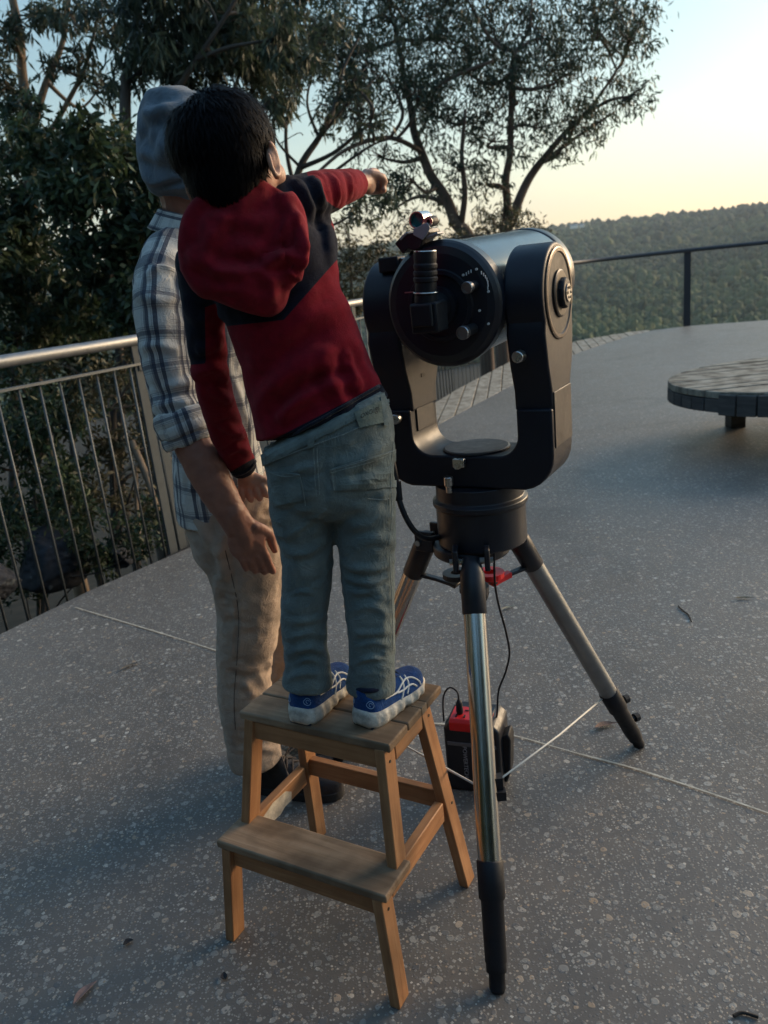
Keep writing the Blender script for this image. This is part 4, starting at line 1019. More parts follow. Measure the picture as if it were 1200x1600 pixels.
# ------------------------------------------------------------------ telescope on its fork mount
def build_telescope():
    th = rad(30); o_ = Vector((math.sin(th), math.cos(th), 0)); d_ = Vector((math.cos(th), -math.sin(th), 0))
    C0 = Vector((.219, 1.712, .742))
    root = empty('telescope', C0, 'black fork-mounted telescope with a glossy tube aimed into the valley', 'telescope')
    B = Matrix.Translation(C0) @ Matrix((d_, o_, Vector((0, 0, 1)))).transposed().to_4x4()     # local x along the fork axle, y along the tube
    V = Vector
    tubem = mat('glossy_blue_tube', (.016, .026, .044), .22, spec=.5, coat=.2, rvary=.05, vscale=6)
    cellm = mat('rear_cell_black', (.010, .012, .020), .36, spec=.5, bump=.05, bscale=800, rvary=.08, vscale=10)
    plate = mat('battery_cover', (.026, .026, .030), .48, rvary=.1, vscale=30)
    def add(name, bm, m=BLKMET, parent=root, smooth=False, bevel=0, seg=2):
        return bm_obj(name, bm, m, parent, B, smooth=smooth, bevel=bevel, seg=seg)
    # rotating base drum
    bm = bmesh.new(); lathe(bm, [(0, .0), (.098, .0), (.101, .004), (.101, .088), (.107, .094), (.107, .104), (.098, .110), (.098, .142), (0, .142)], V((0, 0, 0)), (0, 0, 1), 64)
    add('drive_base', bm, BLK, smooth=False, bevel=.0015)
    zb, zi, zd = .140, .215, .533                      # fork foot, inner floor, declination axle
    XO, XI = .196, .121
    def arc(cx, cz, r, a0, a1, n=8): return [(cx + r * math.cos(rad(a0 + (a1 - a0) * k / n)), cz + r * math.sin(rad(a0 + (a1 - a0) * k / n))) for k in range(n + 1)]
    # lower U casting
    outer = [(-XO, .315)] + arc(-XO + .075, zb + .078, .075, 180, 262, 6) + arc(XO - .075, zb + .078, .075, 278, 360, 6) + [(XO, .315)]
    inner = [(XI, .315)] + arc(XI - .045, zi + .045, .045, 360, 270, 8) + arc(-XI + .045, zi + .045, .045, 270, 180, 8) + [(-XI, .315)]
    bm = bmesh.new(); prism(bm, outer + inner, -.066, .072, Matrix(((1, 0, 0, 0), (0, 0, -1, 0), (0, 1, 0, 0), (0, 0, 0, 1))))
    fk = add('fork', bm, BLKMET, bevel=.005, seg=3)
    # arms: side profile extruded along the axle
    prof = [(-.064, .309), (-.066, .350), (-.083, .400), (-.096, .465)] + [(x * 1.04, z) for x, z in arc(0, zd, .0985, 208, -18, 30)] + [(.099, .455), (.088, .392), (.068, .350), (.066, .309)]
    RX = Matrix(((0, 0, 1, 0), (1, 0, 0, 0), (0, 1, 0, 0), (0, 0, 0, 1)))
    for s in (-1, 1):
        bm = bmesh.new(); x0, x1 = (XI - .004, XO) if s > 0 else (-XO, -XI + .004)
        prism(bm, list(reversed(prof)), x0, x1, RX)
        arm = add('fork_arm', bm, BLKMET, bevel=.006, seg=3)
        # outer dial: recessed ring, disc and knob
        xo = s * XO
        bm = bmesh.new(); lathe(bm, [(.089, -.001), (.089, .003), (.086, .0045), (.080, .0045), (.078, .001), (.078, -.001)], V((xo, 0, zd)), (s, 0, 0), 56); add('dial_ring', bm, mat('bronze_ring', (.12, .095, .075), .35, metal=.6), smooth=False)
        bm = bmesh.new(); lathe(bm, [(0, .002), (.078, .002), (.078, -.002)], V((xo, 0, zd)), (s, 0, 0), 48); add('dial_well', bm, RUB)
        bm = bmesh.new(); lathe(bm, [(.046, 0), (.046, .006), (.043, .008), (0, .008)], V((xo, 0, zd)), (s, 0, 0), 48); add('setting_circle', bm, mat('setting_circle_metal', (.05, .042, .036), .4, metal=.4))
        bm = bmesh.new(); lathe(bm, [(.030, .007), (.030, .016), (.027, .019), (.018, .020), (0, .020)], V((xo, 0, zd)), (s, 0, 0), 10); kn = add('slow_knob', bm, RUB, bevel=.002)
        bm = bmesh.new(); lathe(bm, [(.0175, .019), (.0175, .0222), (0, .0222)], V((xo, 0, zd)), (s, 0, 0), 24); add('knob_cap', bm, SILVER)
        bm = bmesh.new()
        for k in range(6):
            a = k * math.pi / 3; cyl(bm, V((xo + s * .0228, .0105 * math.cos(a), zd + .0105 * math.sin(a))), (s, 0, 0), .0026, .0015, 8)
        add('knob_mark', bm, RUB)
        # panels on the lower outside of the arm
        for z0, z1 in ((.232, .346),):
            bm = bmesh.new(); box(bm, V((s * (XO + .0012), .0, (z0 + z1) / 2)), (.003, .118, z1 - z0)); add('side_panel', bm, mat('side_panel_metal', (.040, .034, .031), .45, rvary=.1, vscale=20), bevel=.001)
        # battery door on the inside
        bm = bmesh.new(); box(bm, V((s * (XI - .0015), .0, .325)), (.004, .088, .125)); dr = add('battery_door', bm, plate, bevel=.0015)
        bm = bmesh.new(); box(bm, V((s * (XI - .004), .0, .381)), (.003, .018, .008)); add('latch', bm, RUB, dr)
        # ventral bearing block
        bm = bmesh.new(); cyl(bm, V((s * (XI - .006), 0, zd)), (1, 0, 0), .045, .03, 32); add('axle_block', bm, RUB)
    # floor panel of the fork
    bm = bmesh.new(); lathe(bm, [(.074, .001), (.074, .004), (.070, .006), (0, .006)], V((0, .0, zi)), (0, 0, 1), 48); add('floor_disc', bm, plate)
    # optical tube
    zr = zd; y0 = -.135; B0 = B; B = B @ Matrix.Translation((0, 0, zd + .006)) @ Matrix.Rotation(rad(2.6), 4, 'X') @ Matrix.Translation((0, 0, -zd))
    bm = bmesh.new(); lathe(bm, [(.1170, y0 + .048), (.1170, .365)], V((0, 0, zr)), (0, 1, 0), 96); add('optical_tube', bm, tubem, smooth=True)
    bm = bmesh.new(); lathe(bm, [(.1170, .364), (.1185, .365), (.1195, .370), (.1195, .405), (.116, .412), (.108, .412), (.104, .38), (0, .378)], V((0, 0, zr)), (0, 1, 0), 96); fr = add('front_cell', bm, cellm, smooth=False)
    for p in fr.data.polygons: p.use_smooth = True
    bm = bmesh.new(); lathe(bm, [(.119, y0 + .052), (.1225, y0 + .046), (.1225, y0 + .018), (.119, y0 + .012), (.112, y0 + .004), (.098, y0 + .001), (.070, y0), (.068, y0 - .004), (.060, y0 - .005), (.058, y0 - .001), (.038, y0 - .001), (.037, y0 - .012), (.028, y0 - .014), (0, y0 - .014)], V((0, 0, zr)), (0, 1, 0), 96)
    rc = add('rear_cell', bm, cellm)
    # knobs on the rear cell
    def knob(name, x, z, L=.034, r=.0115, m=SILVER):
        bm = bmesh.new(); cyl(bm, V((x, y0 - L * .5, zr + z)), (0, 1, 0), r * .82, L, 20); k = add(name, bm, RUB, smooth=False, bevel=.001)
        bm = bmesh.new(); lathe(bm, [(r, .0), (r, .010), (r * .9, .0125), (r * .72, .0125), (r * .70, .0095), (0, .0095)], V((x, y0 - L + .004, zr + z)), (0, -1, 0), 20); add('knob_cap', bm, mat('worn_silver', (.30, .30, .31), .35, metal=1.0), k)
        return k
    knob('focus_knob', .076, .033); knob('mirror_lock_knob', .066, -.047, .05, .013)
    bm = bmesh.new()
    for k in range(15):
        a = rad(135 - k * 11.5)
        if k in (0, 5, 14): cyl(bm, V((.076 + .030 * math.cos(a), y0 - .0015, zr + .033 + .030 * math.sin(a))), (0, 1, 0), .0024, .003, 10)
        elif k not in (4, 6): box(bm, V((.076 + .027 * math.cos(a), y0 - .0012, zr + .033 + .027 * math.sin(a))), (.0016, .002, .006), )
    for x, z in ((.082, -.014), (.098, -.040)): cyl(bm, V((x, y0 - .0015, zr + z)), (0, 1, 0), .0024, .003, 10)
    add('white_mark', bm, mat('white_print', (.7, .7, .68), .5))
    # star diagonal and eyepiece
    ex = -.030
    bm = bmesh.new(); cyl(bm, V((0, y0 - .030, zr)), (0, 1, 0), .0285, .05, 32); vb = add('visual_back', bm, RUB, bevel=.0015)
    bm = bmesh.new(); box(bm, V((.004, y0 - .062, zr - .012)), (.056, .05, .056)); box(bm, V((.002, y0 - .090, zr - .006)), (.044, .008, .042)); add('star_diagonal', bm, RUB, bevel=.006, seg=3)
    M = V((.000, y0 - .064, zr + .000)); ax = V((.08, .02, 1)).normalized()
    bm = bmesh.new(); lathe(bm, [(.0215, 0), (.0215, .030), (.0235, .031), (.0235, .034), (.0205, .036), (.0205, .052), (.023, .054), (.023, .060), (.021, .062), (.0225, .066), (.0225, .071), (.0205, .073), (.0225, .078), (.0225, .083), (.0205, .086), (.0215, .094), (.0215, .106), (.017, .108), (0, .106)], M, ax, 32); add('eyepiece', bm, RUB)
    bm = bmesh.new()
    lathe(bm, [(.0238, .0323), (.0244, .0335), (.0238, .0347)], M, ax, 32); add('eyepiece_trim', bm, SILVER)
    bm = bmesh.new(); lathe(bm, [(.0205, .1058), (.0211, .107), (.0205, .1082)], M, ax, 32); add('eyepiece_trim', bm, SILVER)
    bm = bmesh.new(); box(bm, M + V((-.032, .0, .036)), (.018, .003, .002)); add('set_screw', bm, SILVER)
    # red-dot sighting device on a bracket at the top left of the rear cell
    fb = V((-.036, y0 + .030, zr + .118))
    R_ = Matrix.Translation(fb) @ Matrix.Rotation(rad(-14), 4, 'Y')
    def fadd(name, bm, m, parent, bevel=0.0, smooth=False): return bm_obj(name, bm, m, parent, B @ R_, bevel=bevel, smooth=smooth)
    bm = bmesh.new(); prism(bm, [(-.034, .006), (-.028, .024), (-.006, .026), (.012, .022), (.030, .022), (.032, .012), (.014, .004), (.004, -.008), (-.010, -.008), (-.020, .000)], -.022, .030, Matrix(((1, 0, 0, 0), (0, 0, -1, 0), (0, 1, 0, 0), (0, 0, 0, 1))))
    fd = fadd('finder', bm, BLK, root, .002)
    bm = bmesh.new(); box(bm, V((-.022, -.012, .022)), (.026, .036, .026), Matrix.Rotation(rad(-22), 4, 'Y')); fadd('finder_housing', bm, BLK, fd, .002)
    bm = bmesh.new(); prism(bm, [(.000, .020), (.004, .030), (.036, .030), (.038, .020), (.030, .012), (.016, .004), (.008, .012)], .0305, .034, Matrix(((1, 0, 0, 0), (0, 0, -1, 0), (0, 1, 0, 0), (0, 0, 0, 1)))); box(bm, V((-.010, -.018, .031)), (.020, .03, .004), Matrix.Rotation(rad(-22), 4, 'Y')); box(bm, V((.034, -.014, .006)), (.026, .03, .004))
    fadd('bracket_plate', bm, mat('grey_bracket', (.30, .31, .33), .55, metal=.2), fd, .0008)
    bm = bmesh.new(); lathe(bm, [(.0135, -.020), (.016, -.020), (.016, .020), (.0135, .020), (.0135, -.020)], V((.010, .0, .044)), (0, 1, 0), 32); fadd('sight_tube', bm, SILVER, fd)
    bm = bmesh.new(); lathe(bm, [(.0136, .0), (0, .0015)], V((.010, -.012, .044)), (0, 1, 0), 32); g, gt = newmat('teal_lens', .05, .8); gt.b.inputs['Base Color'].default_value = (.02, .22, .26, 1); gt.b.inputs['Metallic'].default_value = .6; fadd('sight_lens', bm, g, fd, smooth=True)
    bm = bmesh.new(); lathe(bm, [(0, -.016), (.009, -.016), (.010, -.010), (.010, .008), (0, .008)], V((.036, -.010, .032)), (0, 1, 0), 20); fadd('adjust_knob', bm, RUB, fd)
    bm = bmesh.new(); lathe(bm, [(.004, -.0005), (.009, 0), (.009, .001), (.004, .001)], V((.036, -.027, .032)), (0, -1, 0), 20); fadd('knob_face', bm, SILVER, fd)
    # accessory block on the left arm's shoulder
    B = B0
    bm = bmesh.new(); box(bm, V((-.136, -.060, zd + .088)), (.046, .040, .030)); add('hand_box_bracket', bm, RUB, bevel=.003)
    bm = bmesh.new(); box(bm, V((-.100, -.055, zd + .088)), (.026, .030, .022)); add('bracket_arm', bm, SILVER, bevel=.002)
    # locks on the fork
    def lock(c, ax, r, L, lever=False):
        bm = bmesh.new(); lathe(bm, [(0, 0), (r * .7, 0), (r * .7, L * .4), (r, L * .45), (r, L * .95), (r * .85, L), (0, L)], V(c), ax, 20)
        if lever: box(bm, V(c) + V(ax) * L * .8 + V((.004, 0, .004)), (.026, .012, .018))
        add('lock_knob', bm, SILVER, bevel=.001)
    lock((.170 - .022, -.082, .425), (-.1, -1, 0), .012, .034)
    lock((-.146, -.072, .300), (0, -1, 0), .011, .026)
    lock((-.009, -.068, .200), (0, -1, 0), .010, .026, True)
    lock((-.029, -.098, .140), (0, 0, 1), .010, .036)
    # socket panel screws
    bm = bmesh.new()
    for y in (-.05, .05): cyl(bm, V((XO + .002, y, zd - .07)), (1, 0, 0), .003, .003, 8)
    add('panel_screw', bm, SILVER)
build_telescope()

# ------------------------------------------------------------------ power pack
def text_mesh(body, size, extr):
    c = bpy.data.curves.new('lettering', 'FONT'); c.body = body; c.size = size; c.extrude = extr; c.align_x = 'CENTER'; c.align_y = 'CENTER'
    o = bpy.data.objects.new('lettering', c); COL.objects.link(o)
    dg = bpy.context.evaluated_depsgraph_get(); dg.update()
    me = bpy.data.meshes.new_from_object(o.evaluated_get(dg)); bpy.data.objects.remove(o); bpy.data.curves.remove(c)
    return me
def build_pack():
    c = Vector((.185, 1.855, 0)); rz = rad(-21)
    root = empty('power_pack', c, 'black portable power pack with a bright red socket panel on top', 'power pack', rz)
    B = Matrix.Translation(c) @ Matrix.Rotation(rz, 4, 'Z'); V = Vector
    blk = mat('pack_black', (.010, .011, .017), .45, rvary=.1, vscale=25); red = mat('pack_red', (.62, .012, .014), .4)
    W, D, H = .150, .115, .208
    bm = bmesh.new(); prism(bm, [(-W / 2, 0), (W / 2, 0), (W / 2, H - .018), (W / 2 - .02, H), (-W / 2 + .02, H), (-W / 2, H - .018)], -D / 2, D / 2, Matrix(((1, 0, 0, 0), (0, 0, -1, 0), (0, 1, 0, 0), (0, 0, 0, 1))))
    bm_obj('body', bm, blk, root, B, bevel=.008, seg=3)
    bm = bmesh.new(); prism(bm, [(-D / 2 - .004, H - .022), (-D / 2 - .004, H + .002), (-D / 2 + .004, H + .010), (D / 2 - .05, H + .012), (D / 2 - .05, H - .01)], -.056, .050, Matrix(((0, 0, 1, 0), (1, 0, 0, 0), (0, 1, 0, 0), (0, 0, 0, 1))))
    pn = bm_obj('socket_panel', bm, red, root, B, bevel=.002)
    bm = bmesh.new()
    for i in range(3):
        for j in range(2): box(bm, V((-.040 + .022 * i, -.040 + .028 * j, H + .0118)), (.010 if j else .004, .004 if j else .010, .003))
    bm_obj('socket_slot', bm, RUB, pn, B)
    bm = bmesh.new(); box(bm, V((.036, -.022, H + .013)), (.036, .06, .004)); bm_obj('display', bm, mat('dark_display', (.008, .01, .02), .2), pn, B, bevel=.001)
    bm = bmesh.new(); box(bm, V((0, -D / 2 - .001, H - .062)), (W - .02, .004, .010)); bm_obj('trim_strip', bm, mat('grey_trim', (.12, .12, .13), .4), root, B, bevel=.001)
    # carrying handle on the right side
    bm = bmesh.new(); prism(bm, [(W / 2 - .004, H - .052), (W / 2 + .016, H - .040), (W / 2 + .022, H - .058), (W / 2 + .016, .05), (W / 2 + .006, .02), (W / 2 - .004, .02)], -.026, .026, Matrix(((1, 0, 0, 0), (0, 0, -1, 0), (0, 1, 0, 0), (0, 0, 0, 1))))
    bm_obj('handle', bm, RUB, root, B, bevel=.004)
    bm = bmesh.new(); box(bm, V((-W / 2 - .003, 0, H - .04)), (.01, .02, .012)); bm_obj('side_clip', bm, RUB, root, B)
    me = text_mesh('POWERTECH', .016, .0006)
    R_ = Matrix.Translation((-.020, -D / 2 - .0008, .092)) @ Matrix.Rotation(math.pi / 2, 4, 'X') @ Matrix.Rotation(-math.pi / 2, 4, 'Z')
    link('lettering', me, mat('grey_print', (.26, .27, .30), .5), root, B @ R_)
    # plug standing in the panel
    bm = bmesh.new(); p0 = V((-.034, -.026, H + .010)); tube(bm, [p0, p0 + V((0, 0, .008)), p0 + V((0, 0, .032)), p0 + V((0, 0, .040))], [.008, .0095, .0085, .005], 12)
    pl = bm_obj('plug', bm, RUB, root, B, smooth=True)
    bm = bmesh.new(); tube(bm, smooth_path([p0 + V((0, 0, .038)), p0 + V((-.004, .004, .062)), p0 + V((-.026, .012, .068)), p0 + V((-.044, .016, .044)), p0 + V((-.050, .016, .010)), p0 + V((-.052, .018, -.04))], 6), .0024, 8); bm_obj('plug_lead', bm, RUB, pl, B, smooth=True)
    # cable from mount to pack, and the hand-control cable at the mount's left
    def cable(pts, r, lab):
        bm = bmesh.new(); tube(bm, smooth_path([at(*q) for q in pts], 8), r, 8); o = bm_obj('cable', bm, RUB, smooth=True); recenter(o); tag(o, lab, 'cable', 'cables of the telescope')
    cable([(772, 855, 1.62), (773, 905, 1.62), (778, 940, 1.64), (790, 985, 1.68), (796, 1020, 1.74), (790, 1050, 1.78), (779, 1080, 1.80), (776, 1120, 1.83), (768, 1128, 1.84)], .0026, 'thin black cable hanging behind the front tripod leg')
    cable([(612, 715, 1.66), (618, 745, 1.65), (622, 775, 1.64), (634, 808, 1.62), (650, 832, 1.62), (668, 842, 1.66), (690, 838, 1.70)], .0062, 'thick black cable looping from the mount to the left tripod leg')
    cable([(620, 752, 1.648), (623, 782, 1.638)], .009, 'thick black plug sleeve on the looping cable left of the mount')
build_pack()
# ------------------------------------------------------------------ people: materials
def skin_mat(name, c):
    m, t = newmat(name, .5, .4)
    t.b.inputs['Subsurface Weight'].default_value = .12; t.b.inputs['Subsurface Radius'].default_value = (.012, .005, .003); t.b.inputs['Subsurface Scale'].default_value = .4
    geo = t.n('ShaderNodeNewGeometry')
    n = t.n('ShaderNodeTexNoise', Scale=35.0, Detail=6.0); t.l(geo.outputs['Position'], n.inputs['Vector'])
    t.l(t.ramp(n.outputs[0], [(.3, tuple(x * .82 for x in c)), (.7, tuple(min(1, x * 1.12) for x in c))]), t.b.inputs['Base Color'])
    n2 = t.n('ShaderNodeTexNoise', Scale=420.0, Detail=3.0); t.l(geo.outputs['Position'], n2.inputs['Vector'])
    t.l(t.bump(n2.outputs[0], .18, .002).outputs[0], t.b.inputs['Normal'])
    return m
def cloth_nodes(t, col, rough=.9, sheen=.35, wv=900.0, bump=.3, crk=.55):
    t.l(col, t.b.inputs['Base Color'])
    t.b.inputs['Sheen Weight'].default_value = sheen; t.b.inputs['Sheen Roughness'].default_value = .5
    geo = t.n('ShaderNodeNewGeometry')
    n = t.n('ShaderNodeTexNoise', Scale=wv, Detail=3.0); t.l(geo.outputs['Position'], n.inputs['Vector'])
    b1 = t.bump(n.outputs[0], bump, .002)
    n2 = t.n('ShaderNodeTexNoise', Scale=34.0, Detail=4.0, Roughness=.6, Distortion=1.6); t.l(geo.outputs['Position'], n2.inputs['Vector'])
    rd = t.math('ABSOLUTE', t.math('SUBTRACT', n2.outputs[0], .5)); b2 = t.bump(rd, crk, .012); t.l(b1.outputs[0], b2.inputs['Normal'])
    t.l(b2.outputs[0], t.b.inputs['Normal'])
def cloth_mat(name, c, sheen=.3, vary=.18, vs=30.0, wv=900.0, bump=.3, crk=.45):
    m, t = newmat(name, .92, .2)
    geo = t.n('ShaderNodeNewGeometry'); n = t.n('ShaderNodeTexNoise', Scale=vs, Detail=6.0, Roughness=.65); t.l(geo.outputs['Position'], n.inputs['Vector'])
    col = t.ramp(n.outputs[0], [(.3, tuple(x * (1 - vary) for x in c)), (.7, tuple(min(1, x * (1 + vary)) for x in c))])
    cloth_nodes(t, col, sheen=sheen, wv=wv, bump=bump, crk=crk)
    return m
SKIN_B = skin_mat('child_skin', (.46, .26, .18))
SKIN_M = skin_mat('tanned_skin', (.32, .140, .095))

def hand_chains(bm, wrist, palm, fingers, thumb, pr):
    """palm: list of (centre, half sizes, rotation); fingers: lists of joints with radii"""
    for c, r, rot in palm: ellip(bm, c, r, rot, 3)
    for J, R_ in fingers + [thumb]: chain(bm, J, R_, 10)

# ------------------------------------------------------------------ the boy
def build_boy():
    feet = (gnd(585, 1120, .5) + gnd(475, 1115, .5)) / 2
    root = empty('person', (feet.x, feet.y, .5), 'child in a red and navy hooded jacket pointing right, standing on the wooden stool', 'person')
    # ---- body: one skin from head to ankles, hands with five fingers
    bm = bmesh.new()
    hc = at(356, 232, 1.43)
    look = Vector((math.sin(rad(27)), math.cos(rad(27)), .02)).normalized(); upv = (Vector((-.14, 0, 1)) - look * Vector((-.14, 0, 1)).dot(look)).normalized(); lat = look.cross(upv)
    HR = Matrix((lat, look, upv)).transposed()
    hl = lambda x, y, z: hc + lat * x + look * y + upv * z          # x = child's right ear, y = forwards, z = up
    ellip(bm, hl(0, -.005, .004), (.070, .084, .080), HR)             # skull
    ellip(bm, hl(0, .030, -.040), (.058, .058, .062), HR)             # face
    ellip(bm, hl(0, .056, -.082), (.030, .028, .024), HR)             # chin
    ellip(bm, hl(.033, .058, -.050), (.026, .026, .026), HR); ellip(bm, hl(-.033, .058, -.050), (.026, .026, .026), HR)   # cheeks
    ellip(bm, hl(0, .094, -.040), (.0095, .013, .010), HR); chain(bm, [hl(0, .088, -.012), hl(0, .097, -.036)], [.006, .009])   # nose
    ellip(bm, hl(0, .080, .004), (.046, .012, .010), HR)              # brow
    for s in (-1, 1): ellip(bm, hl(s * .028, .080, -.013), (.011, .008, .0085), HR)  # eyes under lids
    ellip(bm, hl(0, .086, -.064), (.018, .009, .0055), HR); ellip(bm, hl(0, .084, -.071), (.015, .009, .005), HR)          # lips
    for s in (-1, 1):                                                   # ears
        e = hl(.086 if s > 0 else -.066, -.016, -.044); n_ = (lat * s - look * .45).normalized()
        pts = [e + upv * (.025 * math.cos(a)) + look * (.012 * math.sin(a) - .004) + n_ * .009 for a in [k * math.pi / 6 + .2 for k in range(10)]]
        chain(bm, pts, [.0045] * len(pts), 8); ellip(bm, e + n_ * .002, (.008, .012, .022), HR, 2); ellip(bm, e - upv * .022 + n_ * .005, (.006, .008, .009), HR, 2)
    chain(bm, [hl(0, -.02, -.06), at(385, 322, 1.46), at(395, 350, 1.47)], [.043, .042, .046], 16)
    def L(secs, k=.80): loft(bm, [(x, y, Y, h * k, d * k) for x, y, Y, h, d in secs])
    TOR = [(504, 655, 1.46, 110, .088), (486, 602, 1.465, 103, .085), (470, 545, 1.47, 97, .085), (446, 485, 1.475, 97, .09), (424, 437, 1.48, 99, .09), (398, 372, 1.475, 98, .08), (396, 335, 1.47, 60, .06)]
    L(TOR, .74)
    LA = [(306, 412, 1.49, 30, .040), (316, 470, 1.51, 35, .042), (323, 540, 1.535, 31, .038), (333, 600, 1.57, 29, .035), (348, 655, 1.63, 28.5, .033), (366, 702, 1.70, 26, .030), (382, 734, 1.755, 21, .025)]
    L(LA, .72)
    RA = [(455, 322, 1.49, 40, .048), (482, 308, 1.52, 37, .044), (508, 301, 1.575, 34, .040), (532, 293, 1.64, 28, .034), (549, 289, 1.70, 23, .028), (560, 287, 1.725, 20.5, .024)]
    L(RA, .74)
    chain(bm, [at(360, 398, 1.48), at(312, 420, 1.49)], [.045, .034], 14); chain(bm, [at(420, 360, 1.48), at(455, 325, 1.49)], [.05, .036], 14)
    LL = [(470, 760, 1.455, 50, .070), (472, 805, 1.455, 50, .068), (479, 855, 1.455, 42, .058), (480, 905, 1.455, 39, .054), (475, 955, 1.45, 37, .050), (477, 1005, 1.445, 35, .048), (481, 1040, 1.44, 36, .048), (480, 1067, 1.44, 41, .052)]
    RL = [(568, 760, 1.45, 51, .070), (570, 805, 1.45, 49, .068), (573, 855, 1.445, 46, .060), (575, 905, 1.44, 42, .055), (578, 955, 1.43, 39, .051), (581, 1005, 1.42, 37, .048), (581, 1040, 1.415, 36, .048), (579, 1074, 1.415, 40, .052)]
    PEL = [(503, 659, 1.455, 108, .084), (510.5, 675, 1.455, 106, .087), (514, 702, 1.455, 104, .089), (517, 735, 1.455, 100, .092), (519, 775, 1.452, 98, .085), (520, 800, 1.452, 60, .06)]
    L(PEL, .86); L(LL, .66); L(RL, .66)
    chain(bm, [at(482, 1060, 1.44), at(490, 1096, 1.45), at(512, 1090, 1.50)], [.026, .027, .024]); chain(bm, [at(581, 1066, 1.415), at(590, 1104, 1.42), at(622, 1098, 1.45)], [.026, .027, .024])
    # right hand: fist with the index finger stretched away to the right
    w = at(560, 286, 1.725); Y0 = 1.765
    pc = at(575, 284, Y0)
    fwd = (at(600, 286, 1.86) - at(566, 285, 1.73)).normalized(); sd = fwd.cross(Vector((0, 0, 1))).normalized(); up = sd.cross(fwd)
    RM = Matrix((sd, fwd, up)).transposed()
    ellip(bm, pc, (.016, .030, .026), RM); chain(bm, [w - fwd * .03, w, pc], [.019, .0185, .017], 12)
    kx = pc + fwd * .022
    chain(bm, [kx + up * .019, kx + up * .021 + fwd * .024, kx + up * .018 + fwd * .042, kx + up * .014 + fwd * .056], [.0085, .0078, .0072, .0062], 10)     # index
    for k, (h, l) in enumerate(((.007, .020), (-.006, .018), (-.018, .014))):     # curled fingers, knuckles forward and tips back to the palm
        b0 = kx + up * h; s_ = sd * .004
        chain(bm, [b0, b0 + fwd * l + s_, b0 + fwd * (l * .9) + sd * .020, b0 + fwd * .0 + sd * .024], [.0085, .0080, .0074, .0066], 10)
    chain(bm, [pc - fwd * .008 + up * .014 + sd * .010, pc + fwd * .014 + up * .006 + sd * .026, pc + fwd * .030 - up * .004 + sd * .027], [.009, .0082, .0068], 10)     # thumb closed over the fingers
    # left hand: fingers hooked over the man's pocket edge
    w = at(383, 736, 1.755); c = at(391, 752, 1.76)
    dn = (at(400, 790, 1.77) - at(383, 736, 1.755)).normalized(); sx = (at(420, 748, 1.76) - at(370, 756, 1.76)).normalized(); tw = dn.cross(sx).normalized()
    if tw.dot(CAM - c) < 0: tw = -tw
    RM = Matrix((sx, dn, tw)).transposed()
    ellip(bm, c, (.030, .024, .014), RM); chain(bm, [w - dn * .03, w, c], [.019, .0185, .016], 12)
    for k, (x, l, cur) in enumerate(((-.024, .026, .8), (-.008, .031, .9), (.009, .031, .95), (.025, .026, .9))):
        b0 = c + sx * x + dn * .012 + tw * .004
        chain(bm, [b0, b0 + dn * l * .62 + tw * .007 + sx * x * .15, b0 + dn * l * 1.05 + tw * .001 + sx * x * .2, b0 + dn * l * 1.1 - tw * .014 + sx * x * .2], [.0088, .0084, .0076, .0066], 10)
    chain(bm, [c + sx * .022 - dn * .004, c + sx * .038 + dn * .010 - tw * .004, c + sx * .040 + dn * .028 - tw * .010], [.0092, .0082, .0068], 10)
    me = remesh(bm, .0026, 5, 'body'); wrinkle(me, .0004, 90, seed=90); link('body', me, SKIN_B, root)
    # ---- hair: cap plus locks
    bm = bmesh.new()
    HS = [(345, 143, 1.43, 26, .040), (346, 156, 1.43, 48, .070), (348, 180, 1.43, 70, .092), (347, 208, 1.428, 84, .104), (348, 236, 1.425, 86, .108), (352, 262, 1.422, 77, .104), (352, 288, 1.42, 62, .090), (354, 312, 1.425, 45, .070), (356, 338, 1.43, 32, .05)]
    loft(bm, HS, n=40)
    me = remesh(bm, .006, 4, 'hair')
    # keep the face clear: pull hair in front of the ears back inside the skull
    P = coords(me); q = (P - np.array(hc)); fy = q @ np.array(look); fz = q @ np.array(upv); fx = q @ np.array(lat)
    k = np.clip((fy - (.016 + .6 * np.clip(fz + .012, 0, .08) - 1.1 * np.clip(-.03 - fz, 0, .03))) / .022, 0, 1); k = np.where(fz > .060, 0, k)
    P = P - np.array(look)[None] * (k * np.clip(fy + .0, 0, 1) * .85)[:, None] - np.array(lat)[None] * (k * fx * .25)[:, None]
    set_coords(me, P)
    hairm, ht = newmat('black_hair', .6, .06); ht.b.inputs['Base Color'].default_value = (.0035, .0033, .0045, 1)
    bvh = bvh_of(me); P = coords(me); N = normals(me)
    rng = np.random.default_rng(2); hb = bmesh.new()
    crown = hl(0, -.045, .085)
    for i in rng.integers(0, len(P), 5200):
        p = Vector(P[i]); n_ = Vector(N[i])
        rel = p - hc
        if rel.dot(look) > .014 + .6 * max(0, rel.dot(upv) + .012) and rel.dot(upv) < .055: continue
        flow = (p - crown); flow -= n_ * flow.dot(n_)
        if flow.length < 1e-4: continue
        flow = (flow.normalized() + Vector(rng.normal(0, .28, 3)) + Vector((0, 0, -.25))); flow -= n_ * flow.dot(n_) * .93; flow.normalize()
        L_ = rng.uniform(.014, .030) * (1.5 if rng.random() < .06 else 1); wd = flow.cross(n_).normalized() * rng.uniform(.0008, .0020)
        a = p - n_ * .001; b = p + flow * L_ * .5 + n_ * rng.uniform(.0012, .0035); c_ = p + flow * L_ + n_ * rng.uniform(-.001, .0028)
        v = [hb.verts.new(a - wd), hb.verts.new(a + wd), hb.verts.new(b + wd * .8), hb.verts.new(b - wd * .8), hb.verts.new(c_)]
        hb.faces.new((v[0], v[1], v[2], v[3])); hb.faces.new((v[3], v[2], v[4]))
